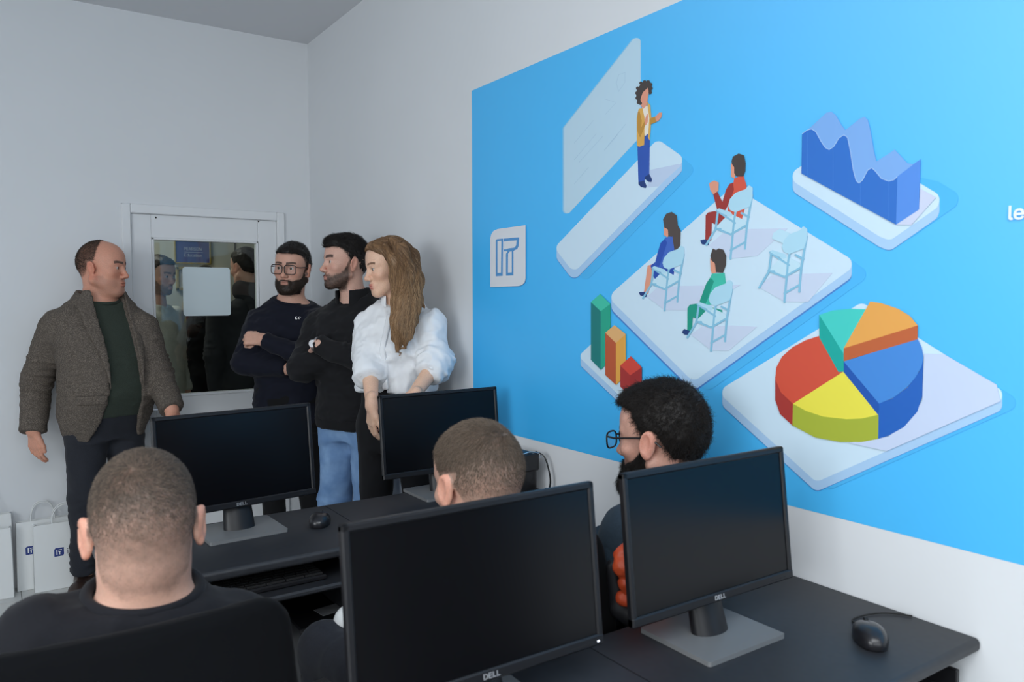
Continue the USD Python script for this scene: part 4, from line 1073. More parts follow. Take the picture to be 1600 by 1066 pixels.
def trousers(o, mat, waist=None, infl=0.008, h=0.011, amp=0.006, name='trousers', ring=0.005, lr=None, bottom=0.05):
    V = Vol(o['lo'], o['hi'], h); L, F = o['L'], o['F']; lr = lr or o['lr']
    waist = waist if waist is not None else o['pel'][2] + 0.12
    V.add(torso(o['secs'], L, F, infl, zlo=min(q[2] for q in o['secs']) - 0.025, zhi=waist), 0.02)
    for kk, a in o['legs'].items():
        V.add(cone(a[0], a[1], lr[0] + infl, lr[1] + infl), 0.035); V.add(cone(a[1], a[2], lr[1] + infl, lr[2] + infl, cap=True), 0.025)
    v, f = V.mesh()
    v, f = relax(v, f, 4); v, f = fold(v, f, amp, (8, 8, 6), 3)
    for kk, a in o['legs'].items():
        v, f = rings(v, f, a[1] + (a[2] - a[1]) * 0.55, a[2], ring, 0.045, 0.12, 2); v, f = rings(v, f, a[0] + (a[1] - a[0]) * 0.75, a[1] + (a[2] - a[1]) * 0.2, ring * 0.6, 0.05, 0.13, 4)
    return obj(name, (v, f), mat, o['th'], smooth=True)
def shoe(o, k, mat, yaw=0.0, sole='black_matte', ln=0.20):
    a = o['legs'][k][2]; F = rotz(math.radians(yaw))[:3, :3] @ o['F']; L = np.cross(Zu, F)
    c = np.array([a[0], a[1], 0.0])
    V = Vol(c - [0.3, 0.3, 0.0], c + [0.3, 0.3, 0.2], 0.007)
    V.add(cone(c - F * 0.045 + Zu * 0.045, c + F * ln * 0.62 + Zu * 0.038, 0.040, 0.042), 0.02)
    V.add(cone(c - F * 0.015 + Zu * 0.05, c - F * 0.02 + Zu * 0.13, 0.045, 0.042), 0.03)
    V.add(cone(c + F * ln * 0.6 + Zu * 0.032, c + F * ln + Zu * 0.026, 0.042, 0.026), 0.03)
    V.keep(lambda X, Y, Z: 0.014 - Z + 0 * X)
    s = obj('shoe', V.mesh(), mat, o['th'], smooth=True)
    V2 = Vol(c - [0.3, 0.3, 0.01], c + [0.3, 0.3, 0.06], 0.007)
    V2.add(cone(c - F * 0.045 + Zu * 0.03, c + F * ln * 0.62 + Zu * 0.03, 0.044, 0.047), 0.02); V2.add(cone(c + F * ln * 0.6 + Zu * 0.03, c + F * ln + Zu * 0.03, 0.047, 0.03), 0.03)
    V2.keep(lambda X, Y, Z: np.maximum(Z - 0.020, 0.002 - Z) + 0 * X)
    obj('sole', V2.mesh(), sole, s, smooth=30)
    return s
def neck_band(o, mat, r=0.067, tk=0.007, tilt=0.02, h=0.0, name='collar', parent=None, rb=None):
    N = o['nk']; nt = o['H'].p(0, -0.02, -0.05); F, L = o['F'], o['L']; ax = unit(unit(nt - N) + F * 0.30)
    c = N + ax * h - F * 0.006; rb = rb or r; e1 = unit(L - ax * (L @ ax)); e2 = np.cross(ax, e1)
    ring = [c + e1 * r * math.cos(t) + e2 * rb * math.sin(t) for t in np.linspace(0, 2 * np.pi, 41)[:-1]]
    return obj(name, tube(ring, tk, 8, closed=True), mat, parent or o['th'], smooth=True)
def hair_obj(o, prims, mat, n=0, length=0.01, flow=None, strand_w=0.0006, lift=0.45, curl=0.0, h=0.003, jit=0.3, mat2=None, lenf=None, ok=None, disp=0.002, name='hair', seed=3, k=4, freq=70):
    H = o['H']
    v, f = hair_cap(H, o, prims, h)
    q = H.loc(v); nn = vnormals(v, f)
    v = v + nn * (disp * (meshkit.fbm(q * freq, 3, seed) - 0.5) * 2)[:, None]
    hp = obj(name, (v, f), mat, o['th'], smooth=True)
    if n:
        fl = flow or (lambda P, N: np.tile(H.R[1] * 0.8 - H.R[2] * 0.5, (len(P), 1)))
        curves(name + '_strands', strands(v, f, n, length, fl, lift, k, seed, ok, jit, curl, lenf), strand_w, mat, hp)
        if mat2: curves(name + '_strands', strands(v, f, n // 3, length, fl, lift, k, seed + 9, ok, jit, curl, lenf), strand_w, mat2, hp)
    return hp, (v, f)
def beard_obj(o, thick, mat, n, length, seed=5, drop=0.0, curl=0.0, sw=0.0006, lift=0.6, h=0.003):
    """a beard: the jaw's own shape grown outwards inside the beard's outline"""
    H = o['H']; v, f = o['skin_mesh']
    q = H.loc(v); m = beard_mask(q, o, 0.5)
    sel = (m > 0.45)
    fk = f[sel[f].all(1)]
    from scipy.sparse import coo_matrix
    from scipy.sparse.csgraph import connected_components
    _, cc_ = connected_components(coo_matrix((np.ones(len(fk)), (fk[:, 0], fk[:, 1])), (len(v), len(v))) + coo_matrix((np.ones(len(fk)), (fk[:, 1], fk[:, 2])), (len(v), len(v))), False)
    cf = cc_[fk[:, 0]]; fk = fk[cf == np.bincount(cf).argmax()]                # the beard in one piece
    ids = np.unique(fk); mp = np.full(len(v), -1); mp[ids] = np.arange(len(ids))
    vn = vnormals(v, f)[ids]; V0 = v[ids]; fk = mp[fk]
    qq = q[ids]; low = ramp(-qq[:, 2], 0.05, 0.11) * ramp(qq[:, 1], 0.0, 0.06)
    mo = np.exp(-(qq[:, 0] / 0.030) ** 2 - ((qq[:, 2] + 0.070) / 0.020) ** 2) * (qq[:, 1] > 0.06)
    amt = thick * (1 - 0.65 * mo) * (0.15 + 0.85 * low) * ramp(m[ids], 0.45, 0.9) * (0.7 + 0.6 * meshkit.fbm(qq * 120, 3, seed))
    V1 = V0 + vn * amt[:, None] - H.R[2] * (drop * low)[:, None] - vn * 0.0004 * (amt < 0.0006)[:, None]
    bp = obj('beard', (V1, fk), mat, o['th'], smooth=True)
    fl = lambda P, N: np.tile(-H.R[2] + H.R[1] * 0.25, (len(P), 1))
    if n: curves('beard_strands', strands(V1, fk, n, length, fl, lift, 4, seed, None, 0.35, curl, lambda P: 0.35 + 0.65 * ramp(-H.loc(P)[:, 2], 0.04, 0.10)), sw, mat, bp)
    return bp
# ---------------------------------------------------------------- people
def stand(o, hip=0.90, feet=((0.10, 0.0), (-0.10, 0.0)), lean=0.0, rot=0):
    nk = pt(*o['neck']); F, L = facing(nk, o['ba'])
    o['pelvis'] = (*(nk + F * lean)[:2], hip); p = np.array(o['pelvis'])
    for k, s, (l, f) in (('leg_l', 1, feet[0]), ('leg_r', -1, feet[1])):
        an = np.array([*(p + L * l + F * f)[:2], 0.09])
        o[k] = [p + L * s * 0.088 - Zu * 0.03, (p + L * (s * 0.095 + l) / 2 + F * (f / 2 + 0.03)) * [1, 1, 0] + [0, 0, 0.485], an]
    return o
SK1, SK2, SK3, SKW = S(214, 154, 130), S(212, 164, 144), S(212, 168, 150), S(226, 184, 158)
cloth('green_knit', S(54, 62, 54)); cloth('navy_knit', S(17, 20, 34)); cloth('black_cloth', S(24, 24, 27)); cloth('black_cloth2', S(20, 20, 23)); cloth('charcoal_cloth', S(42, 44, 51), sheen=0.05); cloth('slate_cloth', S(42, 56, 68))
cloth('black_tee', S(20, 21, 27), sheen=0.05); cloth('hoodie_grey', S(44, 45, 49)); cloth('dark_cloth', S(16, 16, 18)); cloth('cream_cloth', S(196, 196, 186)); cloth('denim_blue', S(60, 84, 122))
nm('jeans', S(98, 134, 180), S(130, 164, 205), 14, rough=0.85, bump=0.25, bdist=0.001, detail=8)
nm('white_shirt', (0.80, 0.82, 0.85), (0.84, 0.86, 0.88), 30, rough=0.75, bump=0.1)
# tweed: a fine check of light and dark yarns
MAT['tweed'] = usdkit.material(stage, '/World/Looks/tweed', {'t': ('texture_coordinate', {}), 'c': ('voronoi_texture', dict(scale=260.0)), 'n': ('noise_texture', dict(scale=420.0, detail=2)), 'r': ('rgb_ramp', dict(ramp=[(0.15, S(66, 60, 55)), (0.5, S(94, 86, 79)), (0.9, S(134, 123, 112))])),
    'm': ('mix', dict(mix_type='mix', fac=0.5)), 'b': ('bump', dict(strength=0.5, distance=0.001)), 'p': ('principled_bsdf', dict(roughness=0.9, specular_ior_level=0.2))},
    [('t.object', 'c.vector'), ('t.object', 'n.vector'), ('c.color', 'm.color1'), ('n.color', 'm.color2'), ('m.color', 'r.fac'), ('r.color', 'p.base_color'), ('n.fac', 'b.height'), ('b.normal', 'p.normal')], surface='p.BSDF')
pm('shoe_brown', S(52, 36, 30), 0.4); pm('shoe_black', S(20, 20, 22), 0.45); pm('shoe_white', S(215, 215, 212), 0.5)
hairm('hair_dark', S(30, 25, 23)); hairm('hair_brown', S(52, 42, 36)); hairm('hair_light', S(96, 80, 68)); hairm('hair_black', S(30, 26, 24), 0.5); hairm('hair_soft', S(70, 62, 56)); hairm('hair_mid', S(88, 76, 65)); hairm('hair_pale', S(128, 112, 98))
hairm('hair_blonde', S(140, 108, 78), 0.38); hairm('hair_blonde2', S(176, 142, 106), 0.38); hairm('hair_blonde3', S(106, 80, 58), 0.4)
CAM_L, CAM_N = -RT, -FW            # image left, towards the camera

def crown(H, c=(0.012, -0.075, 0.095)):
    cp = H.p(*c)
    def fl(P, N):
        d = P - cp; d = d - N * (d * N).sum(1, keepdims=True); d /= np.linalg.norm(d, axis=1, keepdims=True) + 1e-6
        return d + 0.45 * np.cross(N, d)
    return fl
def buzz(o, n, ln, m1, m2, ulo, uhi, seed=3, w=0.0006, cr=(0.012, -0.075, 0.095)):
    v, f = o['skin_mesh']; H = o['H']; sel = np.linalg.norm(H.loc(v), axis=1) < 0.15
    fk = f[sel[f].all(1)]
    def ok(P):
        q = H.loc(P); l, ff, u = q.T
        hl = hairline(q, o); ear = (np.abs(l) > 0.076) & (u < 0.03) & (ff < 0.02) & (ff > -0.05)
        return (u > hl) * (0.05 + 0.95 * ramp(u, ulo, uhi)) * (~ear)
    lf = lambda P: 0.25 + 0.75 * ramp(H.loc(P)[:, 2], ulo, uhi + 0.02)
    base = curves('hair', strands(v, fk, n, ln, crown(H, cr), 0.42, 4, seed, ok, 0.22, 0.0, lf), w, m1, o['th'])
    curves('hair', strands(v, fk, n // 2, ln, crown(H, cr), 0.42, 4, seed + 4, ok, 0.22, 0.0, lf), w, m2, o['th'])
# 1. the man in the tweed blazer ------------------------------------------------
BELLY = [(-0.16, .160, .115, 0), (0, .190, .150, .01), (.22, .196, .172, .040), (.45, .192, .160, .036), (.66, .194, .142, .012), (.80, .192, .118, -.006), (.885, .186, .100, -.014), (.95, .150, .088, -.018), (1.01, .105, .082, -.020), (1.09, .076, .072, -.018)]
p1 = dict(label='balding person in a brown tweed blazer over a green jumper, standing at the far left', head=(161, 418, 3.83), ha=62, hp=2, hs=1.09, neck=(158, 470, 3.84), ba=28, prof=BELLY, jaw=1.15, fat=0.012, nose=1.05, chins=True, flare=0.3, ear=1.0, nr=(0.064, 0.070),
    skin=SK1, hair=S(58, 50, 46), scalp=0.85, scalp_color=S(92, 76, 66), hl_phi=[0, 40, 70, 85, 95, 104, 120, 140, 160, 180], hl_u=[0.20, 0.20, 0.13, 0.030, -0.005, 0.02, -0.03, -0.045, -0.06, -0.065], fade=(0.35, -0.05, 0.01), beard=0.25, beard_color=S(120, 98, 88), mouth=0.0035, brow=1.1,
    arm_r=[(88, 512, 3.76), (58, 592, 3.84), (52, 672, 3.76)], arm_l=[(222, 512, 3.92), (246, 582, 3.92), (268, 640, 3.80)], ar=(0.066, 0.055, 0.036),
    hands=dict(arm_r=dict(d=(0.05, 0, -1), n=CAM_L * 0.35 + CAM_N * 0.95, flip=True, sc=1.0, curl=(0.22, 0.35, 0.3), thumb=0.25, spread=0.02), arm_l=dict(d=(0.25, -0.1, -1), n=RT * 0.7 + CAM_N * 0.5, flip=False, curl=(0.3, 0.4, 0.3))), gaze=(0.1, 1, 0))
stand(p1, 0.885, ((0.13, -0.02), (-0.13, -0.12)), 0.0)
p1['leg_r'][2] = np.array([0.365, 4.375, 0.09]); p1['leg_r'][1] = np.array([0.375, 4.32, 0.48])
p1['lr'] = (0.098, 0.070, 0.055)
p1 = person(p1)
top(p1, 'jumper', 'green_knit', infl=0.010, sl=0.0, hem=p1['pel'][2] + 0.005, neck=0.078, neckh=-0.004, amp=0.003, ring=0.0, seed=4)
neck_band(p1, 'green_knit', 0.083, 0.008, 0.016, 0.006)
trousers(p1, 'charcoal_cloth', waist=p1['pel'][2] + 0.06, infl=0.002, lr=p1['lr'], amp=0.008, ring=0.006)
shoe(p1, 'leg_r', 'shoe_brown', -38); shoe(p1, 'leg_l', 'shoe_brown', 10)
def lat(o, X, Y):
    return (X - o['pel'][0]) * o['L'][0] + (Y - o['pel'][1]) * o['L'][1], (X - o['pel'][0]) * o['F'][0] + (Y - o['pel'][1]) * o['F'][1]
zN, zP = p1['nk'][2], p1['pel'][2]
ZW = np.array([0.72, 0.80, 0.86, 0.98, 1.08, 1.20, 1.32, zN - 0.02, zN + 0.03, zN + 0.1])
WR = np.array([0.150, 0.125, 0.105, 0.090, 0.086, 0.084, 0.084, 0.082, 0.080, 0.078])      # edge on the person's right
WLt = np.array([0.120, 0.098, 0.085, 0.072, 0.066, 0.064, 0.066, 0.074, 0.078, 0.078])     # and on the left
LW = np.array([0.0, 0.0, 0.0, 0.0, 0.010, 0.036, 0.062, 0.072, 0.05, 0.04])
def opening(o, add=0.0, front=0.03):
    def fn(X, Y, Z):
        l, f = lat(o, X, Y)
        return np.maximum(np.maximum(l - np.interp(Z, ZW, WLt + add), -l - np.interp(Z, ZW, WR + add)), front - f + 0 * Z)
    return fn, o['lo'], o['hi']
def jacket_cut(V):
    V.cut(opening(p1), 0.006)
jk = top(p1, 'blazer', 'tweed', infl=0.024, sl=0.014, hem=0.775, neck=0.092, neckh=0.035, amp=0.007, ring=0.006, extra=jacket_cut, cuffs=(0.0, -0.012), seed=2, h=0.009, sleeve=(1.0, 1.0, 1.18))
# lapels and pocket flap: the same shell, a little proud of it
V = Vol(p1['lo'], p1['hi'], 0.008); V.add(torso(p1['secs'], p1['L'], p1['F'], 0.040, zlo=1.0), 0.02)
V.cut(opening(p1), 0.003); inner = torso(p1['secs'], p1['L'], p1['F'], 0.024); V.cut(inner, 0.003)
V.keep(lambda X, Y, Z: np.maximum(opening(p1, LW)[0](X, Y, Z), 1.03 - Z)); V.cut(cone(p1['nk'] + Zu * 0.03, p1['nk'] + Zu * 0.2, 0.092, 0.1), 0.004)
NT = pt(118, 487, 3.70)
for sgn in (1, -1):                                                  # the notch between collar and lapel
    nz_ = zN - 0.055; lw_ = float(np.interp(nz_, ZW, (WR if sgn < 0 else WLt) + LW))
    q_ = p1['pel'] * [1, 1, 0] + Zu * nz_ + p1['L'] * sgn * (lw_ + 0.012) + p1['F'] * 0.09
    V.cut(cone(q_ - p1['F'] * 0.1, q_ + p1['F'] * 0.1, 0.016, 0.016), 0.002)
lv, lf_ = relax(*V.mesh(), 3); obj('lapel', (lv, lf_), 'tweed', jk, smooth=True)
def shell_patch(o, l0, l1, z0, z1, t0, t1, name, mat, parent, h=0.006):
    V = Vol(o['lo'], o['hi'], h, ()); V.add(torso(o['secs'], o['L'], o['F'], t1), 0.01); V.cut(torso(o['secs'], o['L'], o['F'], t0), 0.002)
    def k(X, Y, Z):
        l, f = lat(o, X, Y)
        return np.maximum(np.maximum(np.maximum(l0 - l, l - l1), np.maximum(z0 - Z, Z - z1)), 0.0 - f)
    V.keep(k); obj(name, V.mesh(), mat, parent, smooth=True)
zf = pt(105, 624, 3.68)[2]
shell_patch(p1, -0.205, -0.105, zf - 0.022, zf + 0.022, 0.018, 0.036, 'pocket_flap', 'tweed', jk)
bc = pt(168, 593, 3.60)
V_ = trimesh.creation.cylinder(0.010, 0.005, sections=20); V_.apply_transform(trimesh.geometry.align_vectors([0, 0, 1], p1['F']))
l_ = -0.105; fz = 0.0
cc = p1['pel'] * [1, 1, 0] + p1['L'] * l_ + p1['F'] * 0.205 + Zu * bc[2]; V_.apply_translation(cc)
obj('button', V_, 'black_plastic', jk)
buzz(p1, 9000, 0.009, 'hair_brown', 'hair_light', -0.06, 0.0, w=0.0007)

# 2. glasses and navy sweater ------------------------------------------------
p2 = dict(label='bearded person with glasses and a navy sweater, arms crossed, standing by the door frame', head=(457, 419, 4.10), ha=-24, hr=3, hp=2, hs=1.07, neck=(453, 470, 4.13), ba=-14, sw=1.10, sd=1.10, jaw=1.10, fat=0.006, flare=0.3, nr=(0.058, 0.066), skin=SK2, lips=S(172, 118, 106), hair=S(40, 30, 26), scalp=0.9, brow=1.0,
    hl_phi=[0, 30, 50, 66, 80, 92, 104, 125, 150, 180], hl_u=[0.070, 0.072, 0.062, 0.030, -0.012, -0.016, 0.016, -0.035, -0.062, -0.068], beard=0.92, beard_color=S(60, 44, 38),
    arm_r=[(406, 504, 4.17), (382, 568, 4.03), (448, 576, 3.98)], arm_l=[(500, 502, 4.05), (506, 570, 3.91), (412, 531, 3.89)], ar=(0.062, 0.052, 0.034),
    hands=dict(arm_l=dict(d=CAM_L * 1.0 + Zu * 0.10 + CAM_N * 0.02, n=CAM_N * 0.8 + Zu * 0.5, flip=False, curl=(1.0, 1.2, 0.7), thumb=0.8), arm_r=dict(d=RT, n=CAM_N, flip=True, curl=(0.2, 0.2, 0.2))), gaze=(-0.25, 1, 0))
p2 = person(stand(p2, 0.90))
sw = top(p2, 'sweater', 'navy_knit', infl=0.012, sl=0.010, hem=0.80, neck=0.073, neckh=-0.006, amp=0.010, ring=0.006, seed=7)
neck_band(p2, 'navy_knit', 0.078, 0.008, 0.016, 0.004)
trousers(p2, 'dark_cloth'); shoe(p2, 'leg_r', 'shoe_black'); shoe(p2, 'leg_l', 'shoe_black')
gv = p2['garment']; gz = (gv - EYE) @ FW
near_ = np.hypot(CX + FPX * ((gv - EYE) @ RT) / gz - 465, CY - FPX * ((gv - EYE) @ UP) / gz - 491) < 7
lo_ = gv[near_][gz[near_].argmin()] - FW * 0.0035
mk_ = [tube([lo_ + RT * (a + 0.0055 * math.cos(t)) + UP * 0.0065 * math.sin(t) for t in np.linspace(t0, t1, 9)], 0.0013, 5) for a, t0, t1 in ((-0.009, 0.7, 5.6), (0.008, 0.2, 4.6))]
obj('chest_mark', mk_, 'logo_silver', sw)                            # a small stitched mark on the chest
hair_obj(p2, [(0, -0.012, 0.042, 0.0785, 0.100, 0.090), (0, 0.046, 0.076, 0.056, 0.044, 0.030), (0, -0.045, 0.01, 0.068, 0.064, 0.07)], 'hair_dark', 3500, 0.014, lambda P, N: np.tile(p2['H'].R[1] * 0.8 + p2['H'].R[2] * 0.35, (len(P), 1)), 0.0010, 0.5, disp=0.004, h=0.004)
beard_obj(p2, 0.009, 'hair_brown', 3000, 0.007, drop=0.002, sw=0.0007)
glasses(p2['H'], p2['th'], 'frame_brown', 0.0285, 0.0225, 0.0021, 0.106, -0.007)

# 3. black jacket and blue jeans ------------------------------------------------
p3 = dict(label='bearded person in a black jacket and light blue jeans, arms crossed, face in profile', head=(539, 411, 3.66), ha=-68, hp=-2, hs=1.03, neck=(552, 466, 3.70), ba=-38, sw=1.05, flare=0.25, nose=1.12, nr=(0.053, 0.060), skin=SK3, lips=S(180, 118, 108), hair=S(30, 25, 24), scalp=0.9, fade=(0.35, -0.02, 0.05), brow=1.25,
    hl_phi=[0, 30, 50, 66, 80, 92, 104, 125, 150, 180], hl_u=[0.068, 0.070, 0.064, 0.040, -0.010, -0.012, 0.014, -0.035, -0.062, -0.068], beard=0.9, beard_color=S(72, 58, 52),
    arm_r=[(498, 512, 3.80), (472, 576, 3.64), (534, 549, 3.63)], arm_l=[(590, 510, 3.60), (586, 572, 3.48), (497, 539, 3.545)], ar=(0.060, 0.050, 0.032),
    hands=dict(arm_l=dict(d=CAM_L * 0.5 + FW * 1.0 - Zu * 0.1, n=CAM_N * 0.9 + Zu * 0.4, flip=False, curl=(0.2, 0.2, 0.2)), arm_r=dict(d=RT * 0.55 + FW * 0.05 + Zu * 0.75, n=CAM_N, flip=True, curl=(0.3, 0.3, 0.2), thumb=0.3)), gaze=(0, 1, 0))
p3['lr'] = (0.092, 0.068, 0.056)
p3 = person(stand(p3, 0.90, ((0.14, 0.02), (-0.13, -0.02))))
top(p3, 'undershirt', 'dark_cloth', infl=-0.004, sl=-0.01, hem=0.95, neck=0.066, neckh=-0.012, amp=0.0, ring=0.0, h=0.012)
j3 = top(p3, 'jacket', 'black_cloth', infl=0.018, sl=0.014, hem=0.845, neck=0.078, neckh=0.005, amp=0.013, ring=0.007, seed=11, cuffs=(-0.002, 0.0), dn=(0.02, 0.05))
N3, A3 = p3['nk'], unit(p3['H'].p(0, -0.02, -0.05) - p3['nk'])
V = Vol(N3 - [0.16, 0.16, 0.08], N3 + [0.16, 0.16, 0.12], 0.005)
V.add(cone(N3 - A3 * 0.045, N3 + A3 * 0.045 - p3['F'] * 0.01, 0.092, 0.084, True, True), 0.01); V.cut(cone(N3 - A3 * 0.06, N3 + A3 * 0.06 - p3['F'] * 0.01, 0.083, 0.075), 0.003)
V.cut(cone(N3 + p3['F'] * 0.10 - p3['L'] * 0.01 + A3 * 0.06, N3 + p3['F'] * 0.085 - Zu * 0.08, 0.06, 0.03), 0.006)
obj('collar', V.mesh(), 'black_cloth', j3, smooth=True)
tb = torso(p3['secs'], p3['L'], p3['F'], 0.022); V = Vol(p3['lo'], p3['hi'], 0.01); V.add(torso(p3['secs'], p3['L'], p3['F'], 0.024, zlo=0.845, zhi=0.895), 0.01); obj('hem_band', V.mesh(), 'black_cloth2', j3, smooth=True)
trousers(p3, 'jeans', waist=0.872, amp=0.009, ring=0.008, infl=0.008); shoe(p3, 'leg_r', 'shoe_white'); shoe(p3, 'leg_l', 'shoe_white')
wt = p3['arms']['arm_l']; wd_ = unit(wt[2] - wt[1]); wc = wt[2] + wd_ * 0.012
wn = unit(np.cross(wd_, Zu)); wu = np.cross(wn, wd_)
ring = [wc + (wn * math.cos(t) + wu * math.sin(t)) * 0.029 for t in np.linspace(0, 6.283, 29)[:-1]]
wa = obj('watch_strap', tube(ring, 0.006, 7, True), 'steel', p3['th'], smooth=True)
fc_ = trimesh.creation.cylinder(0.017, 0.009, sections=28); fn_ = unit(CAM_N - wd_ * (CAM_N @ wd_)); fc_.apply_transform(trimesh.geometry.align_vectors([0, 0, 1], fn_)); fc_.apply_translation(wc + fn_ * 0.032)
obj('watch_face', fc_, 'logo_silver', wa)
hair_obj(p3, [(0, -0.014, 0.046, 0.080, 0.100, 0.090), (0, 0.052, 0.086, 0.056, 0.046, 0.036), (0, -0.048, 0.01, 0.069, 0.064, 0.07)], 'hair_black', 4000, 0.018, lambda P, N: np.tile(p3['H'].R[1] * 0.9 + p3['H'].R[2] * 0.3, (len(P), 1)), 0.0010, 0.4, disp=0.004, h=0.0035,
         ok=lambda P: ramp(p3['H'].loc(P)[:, 2], 0.0, 0.05))
curves('beard', strands(p3['skin_mesh'][0], p3['skin_mesh'][1], 3600, 0.006, lambda P, N: np.tile(-p3['H'].R[2] + p3['H'].R[1] * 0.25, (len(P), 1)), 0.35, 3, 5, lambda P: np.clip(beard_mask(p3['H'].loc(P), p3) * (np.linalg.norm(p3['H'].loc(P), axis=1) < 0.16), 0, 1), 0.3), 0.0006, 'hair_brown', p3['th'])

# 4. the woman in the white shirt ------------------------------------------------
FEM = [(-0.16, .150, .105, 0), (0, .176, .122, -.005), (.22, .148, .104, .004), (.48, .150, .112, .014), (.64, .158, .122, .018), (.78, .162, .100, -.004), (.87, .154, .082, -.012), (.94, .108, .066, -.018), (1.00, .070, .058, -.020), (1.07, .052, .050, -.016)]
p4 = dict(label='person with long light brown hair and a loose white shirt with rolled sleeves', head=(607, 417, 3.24), ha=-68, hp=9, hs=0.97, hw=0.95, neck=(620, 472, 3.27), ba=-20, prof=FEM, jaw=0.86, nose=1.0, flare=0.15, ear=0.9, nr=(0.043, 0.048), skin=SKW, hair=S(92, 66, 48), scalp=0.9, scalp_color=S(92, 66, 48), lips=S(186, 96, 92), brow=0.8, liner=True, eye=0.0050,
    arm_r=[(592, 506, 3.27), (578, 574, 3.16), (581, 632, 3.02)], arm_l=[(672, 506, 3.20), (682, 568, 3.13), (643, 622, 2.98)], ar=(0.047, 0.040, 0.026),
    hands=dict(arm_r=dict(d=(-0.02, 0.05, -1), n=CAM_N * 0.5 + CAM_L * 0.75, flip=True, sc=0.90, curl=(0.25, 0.5, 0.4), thumb=0.5), arm_l=dict(d=CAM_L * 0.7 - Zu * 0.8, n=CAM_N, flip=False, sc=0.9, curl=(0.4, 0.5, 0.4))), nails=S(150, 28, 30), gaze=(0, 1, -0.15), handres=0.0035)
p4 = person(stand(p4, 0.93))
def ww(V):
    for k in ('arm_l', 'arm_r'):
        a = p4['arms'][k]; e = a[1]
        V.cut(cone(e + (a[2] - e) * 0.30, a[2] + (a[2] - e) * 0.4, 0.10, 0.10, cap0=True), 0.01)
        V.add(cone(e + (a[0] - e) * 0.12, e + (a[2] - e) * 0.10, 0.066, 0.060), 0.03)
sh = top(p4, 'shirt', 'white_shirt', infl=0.026, sl=0.018, hem=1.075, neck=0.064, neckh=-0.004, amp=0.015, k=0.022, ring=0.007, extra=ww, seed=21, h=0.008, dn=(0.03, 0.03), freq=(13, 13, 7))
shell_patch(p4, -0.012, 0.012, 1.09, p4['nk'][2] - 0.05, 0.022, 0.036, 'placket', 'white_shirt', sh)
for k in ('arm_l', 'arm_r'):
    a = p4['arms'][k]; c0_ = a[1] + (a[2] - a[1]) * 0.14; c1_ = a[1] + (a[2] - a[1]) * 0.36
    V = Vol(np.minimum(c0_, c1_) - 0.12, np.maximum(c0_, c1_) + 0.12, 0.006); V.add(cone(c0_, c1_, 0.058, 0.048, True), 0.01); V.cut(cone(c0_ + (c1_ - c0_) * 0.8, c1_ + (c1_ - c0_), 0.040, 0.040), 0.004)
    v, f = V.mesh(); v, f = fold(v, f, 0.006, (18, 18, 22), 4); obj('rolled_cuff', (v, f), 'white_shirt', sh, smooth=True)
N4, A4 = p4['nk'], unit(p4['H'].p(0, -0.02, -0.05) - p4['nk'])
V = Vol(N4 - [0.15, 0.15, 0.1], N4 + [0.15, 0.15, 0.12], 0.005)
V.add(cone(N4 - A4 * 0.03, N4 + A4 * 0.035, 0.074, 0.062, True, True), 0.01); V.cut(cone(N4 - A4 * 0.05, N4 + A4 * 0.05, 0.066, 0.055), 0.003); V.cut(cone(N4 + p4['F'] * 0.09 + A4 * 0.06, N4 + p4['F'] * 0.075 - A4 * 0.09, 0.045, 0.02), 0.004)
obj('collar', V.mesh(), 'white_shirt', sh, smooth=True)
trousers(p4, 'black_cloth2', waist=1.10, infl=0.004); shoe(p4, 'leg_r', 'shoe_black'); shoe(p4, 'leg_l', 'shoe_black')
# long hair: a cap and locks falling over the near shoulder
H4 = p4['H']
V = Vol(H4.C - [0.24, 0.24, 0.52], H4.C + [0.24, 0.24, 0.18], 0.0045)
def caphair(V):
    for q in ((0, -0.018, 0.038, 0.084, 0.101, 0.092), (0, -0.050, 0.0, 0.074, 0.070, 0.085), (0, 0.045, 0.075, 0.058, 0.045, 0.035)): V.add(H4.ell(*q), 0.03)
caphair(V)
def kp4(X, Y, Z):
    c, R, s = H4.C, H4.R, H4.s
    l = ((X - c[0]) * R[0, 0] + (Y - c[1]) * R[0, 1] + (Z - c[2]) * R[0, 2]) / s / H4.w
    f = ((X - c[0]) * R[1, 0] + (Y - c[1]) * R[1, 1] + (Z - c[2]) * R[1, 2]) / s
    u = ((X - c[0]) * R[2, 0] + (Y - c[1]) * R[2, 1] + (Z - c[2]) * R[2, 2]) / s
    return (f - np.interp(u, [-0.2, -0.03, 0.01, 0.04, 0.065, 0.085, 0.11], [0.0, 0.002, 0.020, 0.040, 0.060, 0.080, 0.13])) * 0.7
V.keep(kp4)
nl = [[pt(612, 374, 3.17), pt(628, 390, 3.14), pt(636, 430, 3.12), pt(634, 470, 3.07), pt(628, 510, 3.04), pt(621, 548, 3.05)],
      [pt(622, 374, 3.20), pt(642, 400, 3.20), pt(648, 440, 3.14), pt(644, 480, 3.07), pt(637, 512, 3.04), pt(633, 540, 3.05)],
      [pt(602, 384, 3.16), pt(613, 404, 3.13), pt(618, 434, 3.12), pt(622, 470, 3.08), pt(619, 500, 3.05), pt(614, 530, 3.05)],
      [pt(630, 384, 3.30), pt(639, 410, 3.28), pt(646, 440, 3.26), pt(649, 470, 3.20), pt(646, 500, 3.10), pt(641, 526, 3.05)],
      [pt(626, 400, 3.33), pt(636, 440, 3.34), pt(648, 470, 3.33), pt(660, 482, 3.27)]]
rad = [[0.010, 0.026, 0.034, 0.033, 0.026, 0.005], [0.010, 0.028, 0.033, 0.031, 0.022, 0.005], [0.006, 0.016, 0.022, 0.023, 0.020, 0.005], [0.014, 0.030, 0.031, 0.026, 0.016, 0.005], [0.04, 0.036, 0.026, 0.010]]
